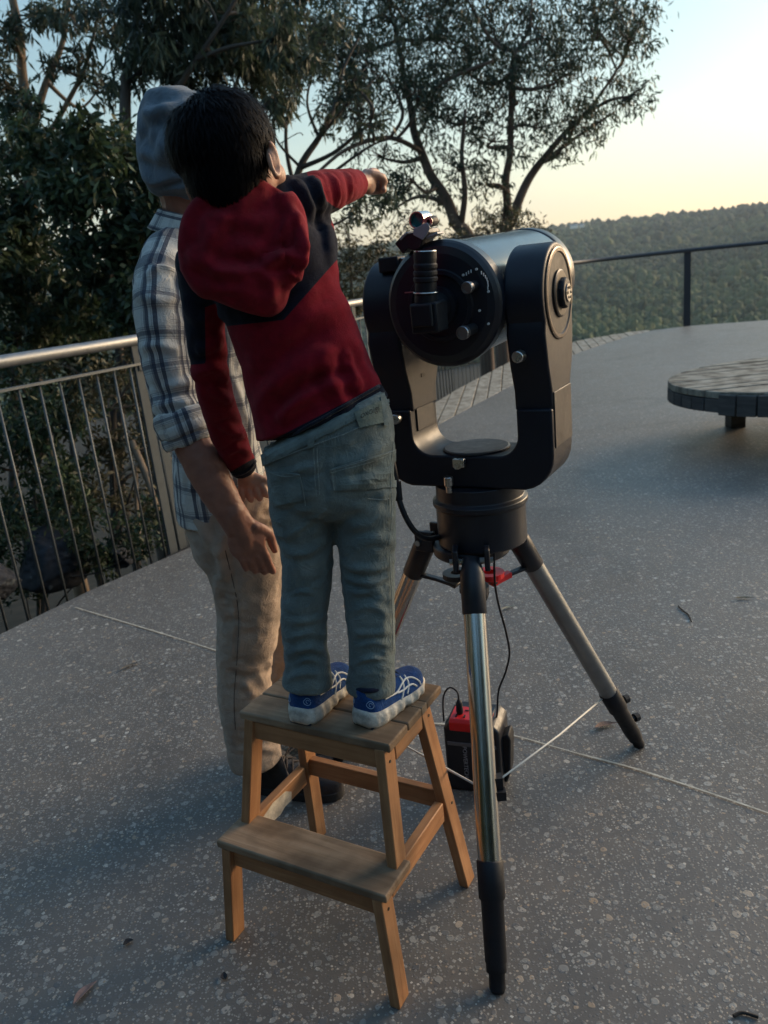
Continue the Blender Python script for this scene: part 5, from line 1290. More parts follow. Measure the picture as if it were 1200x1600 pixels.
    tmp = bpy.data.meshes.new('t'); hb.to_mesh(tmp); hb.free()
    bm = bmesh.new(); bm.from_mesh(me); bm.from_mesh(tmp); 
    me2 = bpy.data.meshes.new('hair'); bm.to_mesh(me2); bm.free(); me2.polygons.foreach_set('use_smooth', [True] * len(me2.polygons))
    link('hair', me2, hairm, root)
    # ---- hooded jacket: torso and sleeves in one cloth, colour blocks by position on the garment
    bm = bmesh.new()
    loft(bm, TOR, n=36, exp=2.2); loft(bm, LA); loft(bm, RA)
    chain(bm, [at(365, 392, 1.475), at(310, 414, 1.49)], [.058, .043], 16); chain(bm, [at(415, 362, 1.475), at(455, 322, 1.49)], [.066, .052], 16)
    loft(bm, [(500, 345, 1.54, 18, .03), (510, 365, 1.53, 15, .04), (512, 400, 1.50, 16, .05), (505, 450, 1.49, 30, .06)])
    me = remesh(bm, .0046, 6, 'jacket')
    folds = [([(560, 545), (490, 560), (430, 600), (400, 650)], .016, .008), ([(590, 590), (520, 600), (450, 640), (412, 680)], .013, .006), ([(540, 470), (470, 500), (400, 560)], .016, .007),
             ([(575, 575), (500, 575), (440, 612)], .010, .005), ([(530, 430), (470, 470), (400, 520), (365, 530)], .014, .006), ([(570, 520), (545, 560), (560, 600)], .010, .005),
             ([(545, 640), (520, 600), (515, 560)], .012, .004), ([(420, 690), (440, 650), (480, 610)], .010, .005),
             ([(300, 585), (330, 575), (356, 585)], .010, .005), ([(305, 620), (335, 612), (362, 628)], .009, .005), ([(325, 680), (352, 668), (380, 680)], .009, .005), ([(345, 715), (370, 700), (392, 706)], .008, .004),
             ([(290, 480), (320, 500), (350, 490)], .012, .004), ([(285, 540), (315, 548), (348, 532)], .010, .004),
             ([(494, 276), (500, 300), (508, 325)], .009, .005), ([(520, 272), (527, 296), (530, 318)], .008, .005), ([(545, 270), (549, 290), (550, 308)], .007, .004), ([(470, 285), (480, 310), (492, 335)], .010, .005)]
    crease(me, folds, grow=1.5); wrinkle(me, .0032, 11, (1, 1, 1), seed=3, ridged=False); wrinkle(me, .0012, 45, (1, 1, .6), seed=4, ridged=False)
    P = coords(me)
    # garment blocks (signed: >0 navy)
    A = np.array
    def side(p, a, b, c):                                             # plane through three points, + on the side of p
        a, b, c, p = map(lambda v: A(v), (a, b, c, p)); n_ = np.cross(b - a, c - a); n_ /= np.linalg.norm(n_); s = np.sign((p - a) @ n_); return s * ((P - a) @ n_)
    neck = at(400, 330, 1.40)
    vL = side(neck, at(338, 512, 1.4), at(450, 500, 1.38), at(400, 508, 1.7)) ; vR = side(neck, at(440, 505, 1.38), at(522, 412, 1.42), at(490, 450, 1.8))
    yoke = np.minimum(vL, vR)
    la = [A(at(*q[:3])) for q in LA]; ra = [A(at(*q[:3])) for q in RA]
    dl = poly_dist(P, la); dr = poly_dist(P, ra); dt = np.minimum(poly_dist(P, [A(at(*q[:3])) for q in TOR]) - .06, 9)
    _, t_ = seg_dist(P, la[0], la[-1]); tl = ((P - la[0]) @ (la[-1] - la[0])) / np.linalg.norm(la[-1] - la[0]) ** 2; tr = ((P - ra[0]) @ (ra[-1] - ra[0])) / np.linalg.norm(ra[-1] - ra[0]) ** 2
    isl = (dl < .062) & (dl < dt + .02) & (tl > .02); isr = (dr < .06) & (tr > .12) & (dr < dt + .03)
    lcut = side(at(310, 500, 1.52), at(296, 571, 1.52), at(350, 566, 1.52), at(320, 568, 1.6))            # navy above the elbow
    lstr = side(at(300, 540, 1.50), at(321, 470, 1.49), at(322, 566, 1.50), at(323, 520, 1.7))           # and only on the outer half
    lstr = np.maximum(lstr, side(at(310, 420, 1.5), at(300, 488, 1.5), at(350, 470, 1.5), at(320, 480, 1.7)))
    sl = np.minimum(lcut, lstr)
    sr = side(at(470, 310, 1.5), at(488, 272, 1.56), at(523, 318, 1.56), at(504, 292, 1.7) + Vector((.02, 0, 0)))
    cuffl = side(at(390, 760, 1.77), at(352, 742, 1.74), at(400, 714, 1.74), at(380, 728, 1.9)); cuffr = np.full(len(P), -1.)
    v = np.where(isl, np.maximum(sl, cuffl), np.where(isr, sr, yoke))
    hem = side(at(520, 700, 1.46), at(403, 699, 1.40), at(605, 594, 1.40), at(504, 648, 1.6))
    v = np.maximum(v, np.where(isl, -1, hem))
    # red gusset under the raised arm
    g = .030 - np.linalg.norm(P - A(at(522, 372, 1.53)), axis=1); v = np.where(g > 0, np.minimum(v, -g), v)
    attr(me, 'navy', v)
    jm, t = newmat('fleece_red_navy', .95, .15)
    a = t.n('ShaderNodeAttribute', attribute_name='navy'); geo = t.n('ShaderNodeNewGeometry')
    n = t.n('ShaderNodeTexNoise', Scale=70.0, Detail=7.0, Roughness=.7); t.l(geo.outputs['Position'], n.inputs['Vector'])
    sg = t.math('MULTIPLY', t.math('ADD', a.outputs['Fac'], t.math('MULTIPLY', t.math('SUBTRACT', n.outputs[0], .5), .001)), 700.0, True)
    redc = t.ramp(n.outputs[0], [(.3, (.150, .0035, .011)), (.7, (.235, .006, .017))]); navy = t.ramp(n.outputs[0], [(.3, (.006, .007, .014)), (.7, (.012, .014, .026))])
    seamk = t.ramp(t.math('ABSOLUTE', a.outputs['Fac']), [(0, 1.0), (.0016, 0.0)])
    col = t.mix(sg, redc, navy); cloth_nodes(t, col, sheen=.05, wv=700.0, bump=.7, crk=.16)
    jk = link('jacket', me, jm, root)
    jb = bvh_of(me)
    # hem binding and cuffs as raised edging
    bm = bmesh.new(); edge = cloth_mat('navy_binding', (.008, .010, .019), .2)
    seam(bm, jb, [(403, 703), (440, 687), (500, 656), (560, 622), (604, 596)], .0035, .001, 8, 8); bm_obj('hem', bm, edge, jk, smooth=True)
    bm = bmesh.new(); seam(bm, jb, [(349, 738), (372, 741), (390, 732), (401, 716)], .0045, .000, 6, 8); bm_obj('cuff', bm, edge, jk, smooth=True)
    red = cloth_mat('fleece_red', (.19, .0048, .014), .05, .3, 45.0, 700.0, .7, .16)
    # ---- hood hanging down the back
    bm = bmesh.new()
    loft(bm, [(418, 293, 1.405, 44, .028), (408, 312, 1.398, 66, .032), (400, 338, 1.392, 84, .038), (386, 372, 1.388, 101, .040), (384, 400, 1.385, 104, .044), (398, 428, 1.384, 86, .046), (410, 455, 1.384, 60, .042), (420, 478, 1.386, 32, .030), (424, 492, 1.388, 13, .018)], n=44, exp=2.7)
    loft(bm, [(440, 312, 1.40, 24, .028), (455, 345, 1.392, 26, .036), (462, 392, 1.384, 22, .040), (450, 430, 1.382, 22, .036)], n=24)
    me = remesh(bm, .0036, 5, 'hood')
    crease(me, [([(462, 298), (474, 345), (476, 395), (462, 440)], .010, .010), ([(300, 402), (350, 425), (400, 422), (440, 404), (474, 392)], .010, .010), ([(330, 350), (380, 345), (430, 352)], .012, .005), ([(462, 330), (440, 370), (430, 405)], .009, .006), ([(360, 450), (400, 440), (450, 432)], .009, .006), ([(345, 395), (400, 412), (430, 402)], .012, -.006), ([(335, 345), (330, 380), (310, 400)], .014, .005),
                ([(420, 404), (448, 398), (470, 410)], .008, .007), ([(335, 440), (380, 455), (420, 460)], .012, .005), ([(400, 298), (360, 330), (330, 360)], .014, .005), ([(405, 410), (425, 440), (425, 480)], .010, .004)], grow=1.05)
    wrinkle(me, .0034, 14, seed=8, ridged=False); wrinkle(me, .0010, 50, seed=9, ridged=False)
    link('hood', me, red, jk)
    # ---- jeans
    bm = bmesh.new(); loft(bm, PEL, n=40, exp=2.3); loft(bm, LL, n=32, exp=2.2); loft(bm, RL, n=32, exp=2.2)
    me = remesh(bm, .0044, 5, 'jeans')
    folds = [([(440, 890), (480, 900), (520, 882)], .007, .006), ([(438, 912), (478, 918), (512, 905)], .007, .005), ([(440, 935), (470, 925), (500, 930)], .006, .004), ([(445, 1045), (480, 1030), (516, 1040)], .007, .006), ([(448, 1020), (485, 1012), (512, 1022)], .007, .005), ([(452, 1000), (480, 990), (510, 996)], .006, .004), ([(445, 1062), (480, 1052), (518, 1058)], .006, .005),
             ([(532, 880), (572, 890), (616, 878)], .007, .006), ([(536, 898), (575, 912), (614, 896)], .006, .006), ([(538, 922), (570, 925), (610, 912)], .006, .005), ([(548, 1040), (580, 1028), (616, 1034)], .007, .006), ([(548, 1012), (584, 1004), (616, 1010)], .006, .005), ([(550, 985), (580, 992), (612, 980)], .007, .004), ([(545, 1060), (580, 1052), (616, 1058)], .006, .005),
             ([(440, 838), (470, 826), (510, 800)], .010, .007), ([(425, 800), (470, 790), (515, 786)], .008, -.005), ([(522, 815), (560, 822), (615, 806)], .009, .007), ([(530, 790), (570, 780), (612, 790)], .008, -.005), ([(420, 745), (470, 735), (510, 722)], .010, .004), ([(530, 735), (570, 715), (610, 690)], .010, .006), ([(520, 760), (565, 752), (612, 735)], .008, .004),
             ([(560, 850), (590, 842), (618, 848)], .008, .006), ([(445, 860), (470, 866), (505, 850)], .008, .005), ([(590, 940), (600, 970), (598, 1010)], .008, .004), ([(518, 700), (516, 740), (518, 790)], .006, .004), ([(440, 965), (470, 972), (505, 962)], .007, .004), ([(545, 955), (580, 948), (612, 962)], .007, .004)]
    folds = [(q, w * rng.uniform(.6, 1.3), h * rng.uniform(.35, 1.05)) for q, w, h in folds]; crease(me, folds, grow=1.15); wrinkle(me, .0016, 24, (1, 1, 1.4), seed=12); wrinkle(me, .0012, 60, (1, 1, 1.6), seed=13, ridged=False)
    jm, t = newmat('grey_green_denim', .9, .2); geo = t.n('ShaderNodeNewGeometry')
    n = t.n('ShaderNodeTexNoise', Scale=16.0, Detail=7.0, Roughness=.65); t.l(geo.outputs['Position'], n.inputs['Vector'])
    n3 = t.n('ShaderNodeTexNoise', Scale=420.0, Detail=3.0); t.l(geo.outputs['Position'], n3.inputs['Vector'])
    col = t.ramp(n.outputs[0], [(.28, (.115, .145, .142)), (.5, (.165, .200, .188)), (.74, (.27, .305, .28))])
    col = t.mix(t.math('MULTIPLY', n3.outputs[0], .5), col, (.055, .075, .08)); cloth_nodes(t, col, sheen=.15, wv=1400.0, bump=.5)
    jn = link('jeans', me, jm, root); jv = bvh_of(me)
    pale = cloth_mat('jean_stitch', (.21, .24, .225), .1, .3, 200.0)
    # waistband, belt loops, patch, pockets, seams
    jdk = cloth_mat('denim_band', (.150, .182, .170), .12, .35, 26.0, 1400.0, .5)
    decal('waistband', jv, [(408, 700), (602, 600), (606, 630), (413, 728)], 40, 5, .0018, .0018, jdk, jn)
    decal('back_pocket', jv, [(516, 733), (616, 703), (617, 762), (520, 766)], 22, 10, .0012, .0022, jdk, jn)
    decal('back_pocket', jv, [(424, 738), (468, 740), (476, 780), (430, 790)], 14, 10, .0012, .0022, jdk, jn)
    decal('belt_loop', jv, [(481, 684), (491, 680), (491, 697), (481, 699)], 4, 6, .004, .002, jdk, jn)
    decal('belt_loop', jv, [(591, 622), (599, 620), (603, 664), (597, 664)], 4, 8, .004, .002, jdk, jn)
    patch = decal('waist_patch', jv, [(553, 646), (592, 627), (597, 660), (561, 669)], 16, 8, .0045, .0012, cloth_mat('leather_patch', (.15, .175, .145), .05, .15, 60.0), jn)
    bm = bmesh.new()
    for s in ([(490, 700), (492, 740), (494, 775)], [(495, 700), (497, 740), (499, 772)], [(516, 734), (560, 722), (616, 703)], [(517, 738), (560, 726), (616, 707)], [(424, 738), (445, 744), (468, 740)], [(468, 740), (474, 760), (478, 790)], [(518, 738), (521, 766)], [(413, 726), (480, 699), (560, 668), (606, 632)],
              [(573, 778), (592, 780), (606, 778)], [(606, 778), (606, 800), (604, 812)], [(606, 860), (610, 930), (612, 1010)], [(612, 690), (608, 740), (610, 800), (606, 850)]):
        seam(bm, jv, s, .0009, .0032, 6, 5)
    bm_obj('stitching', bm, pale, jn)
    # lettering pressed into the patch, laid on the surface
    tm = text_mesh('oxoigi', 1.0, .0)
    last = np.array(at(575, 650, 1.45)); A2 = coords(tm); mn, mx = A2.min(0), A2.max(0); out = A2.copy()
    for i, q in enumerate(A2):
        u = (q[0] - mn[0]) / (mx[0] - mn[0]); vv = (q[1] - mn[1]) / (mx[1] - mn[1])
        x = 562 + u * 27; y = 657.0 - u * 12.5 - vv * 11.5 
        l, n_ = hit(jv, x, y)
        if l is not None: last = np.array(l + n_ * .0062)
        out[i] = last
    set_coords(tm, out); link('lettering', tm, mat('patch_print', (.018, .026, .024), .7), patch)
    # ---- running shoes
    blue = cloth_mat('blue_mesh', (.008, .052, .185), .1, .35, 60.0, 700.0, .8); white = mat('white_rubber', (.50, .47, .41), .7, vary=.5, vscale=45, bump=.4, bscale=120); stripe = mat('white_stripe', (.75, .74, .70), .45); dark = mat('dark_outsole', (.02, .022, .03), .8); lining = cloth_mat('dark_lining', (.008, .012, .03), .1)
    def shoe(heel, toe, flip, name='shoe'):
        d = (toe - heel); d.z = 0; L_ = d.length; x = d.normalized(); z = Vector((0, 0, 1)); y = z.cross(x)           # y = left of the foot
        B = Matrix.Translation((heel.x, heel.y, .500)) @ Matrix((x, y, z)).transposed().to_4x4()
        sd_ = flip                                                                                                     # outer side sign on y
        def half(t): return .0365 * (1 - .95 * max(0, (t - .80) / .2) ** 2.4) ** .5 * (.86 + .20 * math.sin(math.pi * min(1, t * 1.12) ** 1.1 * 1.0) - .10 * math.exp(-((t - .42) / .16) ** 2)) * (max(.0, 1 - .93 * (max(0, .13 - t) / .13) ** 2.2) ** .5)
        # upper
        bm = bmesh.new(); N = 34; M_ = 22; rings = []
        for i in range(N + 1):
            t = i / N; hw = half(t) * .97
            top = .082 - .012 * (t / .3) if t < .3 else (.070 + .004 * math.sin((t - .3) * 9)) - (t - .3) ** 1.25 * .062
            if t >= .3: top = .072 - (t - .3) / .7 * .018 + .003 * math.sin((t - .3) * 9)
            if t > .86: top = .026 + (top - .026) * math.sqrt(max(.02, 1 - ((t - .86) / .145) ** 2))
            ring = []
            for k in range(M_ + 1):
                a = math.pi * k / M_
                yy = math.cos(a); zz = math.sin(a)
                wid = hw * math.copysign(abs(yy) ** .62, yy) * (1 - .16 * zz)
                ring.append(bm.verts.new((t * L_, wid, .022 + (top - .022) * zz ** .72)))
            rings.append(ring)
        for a_, b_ in zip(rings, rings[1:]):
            for k in range(M_): bm.faces.new((a_[k], a_[k + 1], b_[k + 1], b_[k]))
        for ring in (rings[0], rings[-1]):
            bm.faces.new(ring)
        for v in bm.verts:
            v.co += Vector((0, 0, .0012 * noise.noise(v.co * 60)))
        sh = bm_obj('shoe', bm, blue, root, B, smooth=True); sb = BVHTree.FromPolygons([v.co for v in sh.data.vertices], [tuple(p.vertices) for p in sh.data.polygons])
        # midsole: sculpted white rubber with scallops
        bm = bmesh.new(); rows = []
        N2 = 60
        for sgn in (1,):
            loop = []
            for i in range(N2 + 1): t = i / N2; loop.append((t, 1))
            for i in range(N2, -1, -1): t = i / N2; loop.append((t, -1))
            prof = ((.0, .96), (.006, 1.04), (.016, 1.09), (.026, 1.06), (.036, .99))
            for h, k in prof:
                row = []
                for t, s in loop:
                    bulge = .0016 * math.sin(t * 46) * (1 if .004 < h < .03 else 0)
                    lift = .006 * max(0, (t - .78) / .22) ** 2 + (.007 * max(0, (.06 - t) / .06) ** 2)
                    zz = h * (1.0 - .50 * t) + lift + (.006 * max(0, math.sin(t * 34 + .6)) ** 3 * (1 if h == 0 and .42 < t < .86 else 0)) + (.010 * math.exp(-((t - .50) / .06) ** 2) if h == 0 else 0)
                    row.append(bm.verts.new((t * L_ + (.004 if t > .97 else (-.006 if t < .02 else 0)) * (1 if 0 < h < .03 else .6), s * (half(t) * k + bulge), zz)))
                rows.append(row)
        n_ = len(rows[0])
        for a_, b_ in zip(rows, rows[1:]):
            for k in range(n_): bm.faces.new((a_[k], a_[(k + 1) % n_], b_[(k + 1) % n_], b_[k]))
        bm.faces.new(list(reversed(rows[0]))); bm.faces.new(rows[-1])
        bm_obj('midsole', bm, white, sh, B, smooth=True)
        bm = bmesh.new(); 
        for i in range(9):
            t = .05 + i * .105; 
            if .44 < t < .56: continue
            hw = half(t) * .9; box(bm, Vector((t * L_, 0, .001 + .010 * max(0, (t - .78) / .22) ** 2)), (.013, hw * 2, .006))
        bm_obj('outsole', bm, dark, sh, B, bevel=.001)
        # collar lining, tongue, laces
        bm = bmesh.new(); pts = [Vector((L_ * .175 + L_ * .145 * math.cos(a), half(.2) * .80 * math.sin(a), .078 - .004 * math.cos(a))) for a in [k * math.pi / 12 for k in range(25)]]
        tube(bm, pts, .0055, 10); bm_obj('collar', bm, lining, sh, B, smooth=True)
        bm = bmesh.new(); ellip(bm, Vector((L_ * .345, 0, .074)), (.020, .018, .012), Matrix.Rotation(rad(-50), 3, 'Y')); bm_obj('tongue', bm, lining, sh, B, smooth=True)
        bm = bmesh.new()
        for i in range(5):
            t = .36 + i * .065; zt_ = sb.ray_cast(Vector((t * L_, 0, .2)), Vector((0, 0, -1)))[0].z
            tube(bm, smooth_path([Vector((t * L_ - .004, -.016, zt_ - .003)), Vector((t * L_, 0, zt_ + .002)), Vector((t * L_ + .006, .016, zt_ - .003))], 4), .0022, 6)
        bm_obj('laces', bm, mat('dark_lace', (.02, .04, .09), .8), sh, B, smooth=True)
        # crossing side stripes and heel swirl, both sides
        bm = bmesh.new()
        def onside(s, pts, r=.0022):
            out = []
            for t, h in pts:
                hit_ = sb.ray_cast(Vector((t * L_, s * .2, h)), Vector((0, -s, 0)))
                if hit_[0] is not None: out.append(hit_[0] + hit_[1] * .0004)
            if len(out) > 2: tube(bm, smooth_path(out, 4), r, 6)
        for s in (-1, 1):
            onside(s, [(.22, .050), (.32, .048), (.42, .046), (.52, .053), (.62, .056), (.72, .050), (.80, .036), (.82, .026)])
            onside(s, [(.42, .044), (.52, .042), (.60, .043), (.68, .040), (.74, .030)])
            onside(s, [(.46, .026), (.50, .036), (.54, .048), (.56, .058), (.57, .064)])
            onside(s, [(.56, .030), (.60, .040), (.63, .050), (.645, .060)])
        bm_obj('side_stripe', bm, stripe, sh, B, smooth=True)
        bm = bmesh.new()
        for s in (-1, 1):
            c_ = (.045, .052)
            onside(s, [(c_[0] + .045 * math.cos(a) * .55, c_[1] + .0075 * math.sin(a)) for a in [k * .55 for k in range(12)]], .0007)
            onside(s, [(c_[0] + .022 * math.cos(a) * .55, c_[1] + .0036 * math.sin(a)) for a in [k * .55 for k in range(9)]], .0006)
        bm_obj('heel_mark', bm, mat('pale_blue_print', (.25, .40, .58), .5), sh, B, smooth=True)
        return sh
    hR, tR = gnd(566, 1144, .5), gnd(650, 1098, .5); hL, tL = gnd(456, 1140, .5), gnd(536, 1080, .5)
    # heel points lie on the near outline of the sole; step in half the sole width
    def fit(h, ang, ln): d = Vector((math.sin(ang), math.cos(ang), 0)); return h, h + d * ln
    a, b = fit(gnd(566, 1137, .5), rad(40), .190); shoe(a, b, -1)
    a, b = fit(gnd(468, 1133, .5), rad(29), .190); shoe(a, b, 1)
build_boy()
# ------------------------------------------------------------------ the man
def build_man():
    root = empty('person', (-.37, 1.92, 0), 'adult in a grey beanie, checked shirt with rolled sleeves and beige trousers behind the child', 'person')
    def Pv(q): return at(*q[:3])
    TOR = [(352, 800, 1.97, 74, .165), (345, 760, 1.97, 72, .165), (338, 700, 1.97, 66, .165), (332, 640, 1.97, 66, .17), (326, 570, 1.97, 70, .185), (320, 500, 1.96, 72, .20), (312, 440, 1.955, 70, .20), (305, 400, 1.95, 62, .18), (300, 370, 1.94, 46, .12), (297, 350, 1.93, 34, .07)]
    UA = [(262, 400, 1.85, 34, .055), (250, 432, 1.80, 39, .062), (249, 480, 1.77, 40, .062), (255, 540, 1.755, 39, .058), (265, 590, 1.745, 37, .055), (276, 635, 1.735, 37, .054), (286, 668, 1.72, 38, .055)]
    FA = [(283, 655, 1.735, 33, .046), (303, 692, 1.715, 32.5, .046), (322, 733, 1.70, 31, .043), (344, 774, 1.69, 28, .038), (364, 806, 1.685, 24, .028), (376, 826, 1.685, 24, .023)]
    NL = [(362, 760, 1.93, 74, .12), (368, 800, 1.92, 76, .125), (380, 860, 1.91, 68, .115), (389, 910, 1.905, 58, .10), (389, 960, 1.90, 51, .088), (384, 1005, 1.90, 46, .080), (381, 1050, 1.90, 43, .076), (386, 1100, 1.895, 44, .074), (393, 1150, 1.89, 42, .072), (400, 1188, 1.885, 41, .070)]
    FL = [(380, 780, 2.02, 70, .11), (410, 850, 2.06, 60, .105), (443, 910, 2.09, 52, .095), (463, 950, 2.11, 47, .085), (460, 1000, 2.12, 42, .078), (453, 1060, 2.12, 40, .074), (450, 1110, 2.12, 38, .07), (452, 1142, 2.12, 38, .07)]
    # ---- body
    bm = bmesh.new()
    hc = at(298, 240, 1.93)
    look = Vector((.93, .32, -.12)).normalized(); upv = Vector((.10, .02, 1)); upv = (upv - look * upv.dot(look)).normalized(); lat = look.cross(upv)
    HR = Matrix((lat, look, upv)).transposed(); hl = lambda x, y, z: hc + lat * x + look * y + upv * z
    ellip(bm, hl(0, -.004, .015), (.076, .098, .098), HR); ellip(bm, hl(0, .035, -.055), (.060, .062, .075), HR); ellip(bm, hl(0, .060, -.112), (.030, .028, .024), HR)
    for s in (-1, 1): ellip(bm, hl(s * .036, .060, -.060), (.026, .026, .030), HR); ellip(bm, hl(s * .030, .084, -.012), (.012, .008, .009), HR)
    ellip(bm, hl(0, .084, .006), (.05, .012, .010), HR); chain(bm, [hl(0, .092, -.008), hl(0, .108, -.045)], [.007, .011]); ellip(bm, hl(0, .098, -.05), (.014, .014, .009), HR)
    ellip(bm, hl(0, .090, -.080), (.022, .010, .006), HR); ellip(bm, hl(0, .088, -.089), (.019, .010, .006), HR)
    for s in (-1, 1):
        e = hl(s * .074, .012, .0); ellip(bm, e, (.008, .018, .031), HR); chain(bm, [e + upv * (.030 * math.cos(a)) + look * (.017 * math.sin(a) - .004) + lat * s * .007 for a in [k * math.pi / 6 + 2.9 for k in range(9)]], [.0045] * 9, 8)
    chain(bm, [hl(0, -.020, -.05), at(298, 335, 1.93), at(300, 372, 1.94)], [.064, .058, .070], 18)
    def L(secs, k): loft(bm, [(x, y, Y, h * k, d * k) for x, y, Y, h, d in secs])
    L(TOR, .82); L(UA, .74); loft(bm, FA); L(NL, .72); L(FL, .72)
    chain(bm, [at(300, 392, 1.95), Pv(UA[0])], [.06, .05], 14)
    # far arm reaching forwards, round the child's front
    sh = at(318, 415, 2.10); el = sh + Vector((.12, .02, -.27)); wr = el + Vector((.20, -.05, -.02))
    chain(bm, [sh, el, wr], [.05, .040, .028], 14); chain(bm, [at(300, 392, 1.97), sh], [.06, .05], 14)
    def hand(w, f, n, s, L_=.098):
        """w wrist, f pointing along the palm, n out of the back of the hand, s side of the thumb"""
        c = w + f * .050; R_ = Matrix((s, f, n)).transposed()
        ellip(bm, c, (.043, .052, .0165), R_); chain(bm, [w - f * .03, w, c], [.030, .028, .022], 14)
        ellip(bm, w + f * .026 + s * .020 - n * .006, (.020, .036, .016), R_)
        k0 = w + f * .088
        for x, ln, r, cu in ((.027, .076, .0094, .42), (.009, .083, .0096, .62), (-.009, .077, .0092, .76), (-.026, .062, .0080, .88)):
            b = k0 + s * x - f * .012 * abs(x) * 20 * (x < 0) ; a1 = .35 * cu; a2 = 1.15 * cu; a3 = 1.75 * cu
            p1 = b + (f * math.cos(a1) - n * math.sin(a1)) * ln * .46; p2 = p1 + (f * math.cos(a2) - n * math.sin(a2)) * ln * .30; p3 = p2 + (f * math.cos(a3) - n * math.sin(a3)) * ln * .22
            chain(bm, [b - f * .02, b + n * .003, p1, p2, p3], [r, r * 1.06, r * .95, r * .88, r * .74], 10)
        t0 = w + f * .022 + s * .030; chain(bm, [t0, t0 + f * .030 + s * .020 - n * .010, t0 + f * .058 + s * .022 - n * .018, t0 + f * .082 + s * .020 - n * .022], [.0150, .0125, .0112, .0085], 10)
    w = at(372, 818, 1.685); f = (at(404, 888, 1.70) - w).normalized(); s = (at(412, 815, 1.70) - w); s = (s - f * s.dot(f)).normalized(); n = f.cross(s).normalized()
    if n.dot(CAM - w) < 0: n = -n
    hand(w, f, n, s)
    f2 = (wr - el).normalized(); n2 = Vector((0, 0, 1)); n2 = (n2 - f2 * n2.dot(f2)).normalized(); hand(wr, f2, n2, f2.cross(n2).normalized() * -1)
    me = remesh(bm, .0034, 4, 'body'); wrinkle(me, .0011, 38, seed=91); wrinkle(me, .0005, 110, seed=92); link('body', me, SKIN_M, root)
    # ---- beanie
    bm = bmesh.new()
    loft(bm, [(284, 143, 1.93, 34, .05), (284, 152, 1.93, 56, .085), (286, 178, 1.93, 70, .115), (290, 212, 1.93, 76, .125), (293, 245, 1.93, 77, .125), (297, 275, 1.93, 72, .118), (302, 297, 1.93, 62, .105), (303, 308, 1.93, 56, .098)], n=40)
    me = remesh(bm, .006, 5, 'beanie')
    crease(me, [([(216, 190), (250, 172), (290, 165)], .016, .012), ([(240, 215), (262, 235), (290, 240)], .016, .010), ([(218, 262), (240, 285), (300, 278)], .014, .008), ([(228, 150), (232, 190), (226, 230)], .014, .008), ([(250, 182), (262, 215), (250, 260)], .02, .010), ([(236, 296), (262, 290), (300, 282)], .006, -.008), ([(213, 235), (240, 245), (268, 262)], .012, .008)], grow=.9)
    wrinkle(me, .006, 9, seed=31, ridged=False); wrinkle(me, .0012, 60, seed=32, ridged=False)
    link('beanie', me, cloth_mat('grey_knit', (.125, .165, .205), .3, .22, 26.0, 700.0, .9), root)
    # ---- checked shirt: woven bands run along and round every tube of cloth
    bm = bmesh.new(); loft(bm, TOR, n=40, exp=2.3); loft(bm, UA, n=32)
    chain(bm, [at(302, 388, 1.94), at(262, 408, 1.84)], [.072, .062], 16); chain(bm, [at(312, 395, 1.96), at(322, 412, 2.12)], [.08, .066], 16)
    sl2 = [sh, sh.lerp(el, .5), el]; tube(bm, sl2, [.066, .06, .056], 20)
    me = remesh(bm, .0052, 5, 'shirt')
    crease(me, [([(212, 450), (245, 470), (285, 460)], .012, .005), ([(216, 545), (250, 540), (288, 550)], .010, .006), ([(228, 600), (262, 606), (298, 596)], .010, .006), ([(240, 640), (270, 628), (310, 634)], .010, .008), ([(236, 615), (250, 640), (248, 660)], .008, .006), ([(214, 500), (232, 560), (244, 620)], .012, .004), ([(285, 430), (250, 415), (222, 440)], .008, .005), ([(350, 560), (380, 640), (398, 700)], .012, .006), ([(290, 720), (300, 750), (296, 775)], .008, .005)])
    wrinkle(me, .0040, 14, seed=41, ridged=False); wrinkle(me, .0022, 34, (1, 1, .5), seed=42)
    P = coords(me); A = np.array
    def bone(secs):
        pts = [A(Pv(q)) for q in secs]; best = np.full(len(P), 1e9); along = np.zeros(len(P)); ang = np.zeros(len(P)); acc = 0
        ref = A(CAM) - pts[len(pts) // 2]
        for a, b in zip(pts, pts[1:]):
            d, t = seg_dist(P, a, b); ax = (b - a) / np.linalg.norm(b - a); rr = ref - ax * (ref @ ax); rr /= np.linalg.norm(rr); ss = np.cross(ax, rr)
            w_ = P - (a + t[:, None] * (b - a)); th = np.arctan2(w_ @ ss, w_ @ rr)
            m_ = d < best; best[m_] = d[m_]; along[m_] = acc + t[m_] * np.linalg.norm(b - a); ang[m_] = th[m_]; acc += np.linalg.norm(b - a)
        return best, along, ang
    d1, u1, a1 = bone(TOR); d2, u2, a2 = bone(UA)
    arm = d2 < .076
    attr(me, 'lengthwise', np.where(arm, a2 * .060, a1 * .145)); attr(me, 'across', np.where(arm, u2, u1 + .03))
    sm, t = newmat('checked_cotton', .9, .2)
    def plaid(t, la, ac):
        geo = t.n('ShaderNodeNewGeometry'); nz = t.n('ShaderNodeTexNoise', Scale=900.0, Detail=2.0); t.l(geo.outputs['Position'], nz.inputs['Vector'])
        nl = t.n('ShaderNodeTexNoise', Scale=18.0, Detail=5.0); t.l(geo.outputs['Position'], nl.inputs['Vector'])
        def bands(src, period, stops, ph):
            x = t.math('FRACT', t.math('ADD', t.math('DIVIDE', src, period), ph)); return t.ramp(x, stops, 'CONSTANT')
        warp = bands(la, .072, [(0, 0.0), (.10, .95), (.24, 0.0), (.27, .35), (.30, 0.0), (.38, .95), (.50, .55), (.56, 0.0), (.62, .25), (.64, 0.0)], .02)
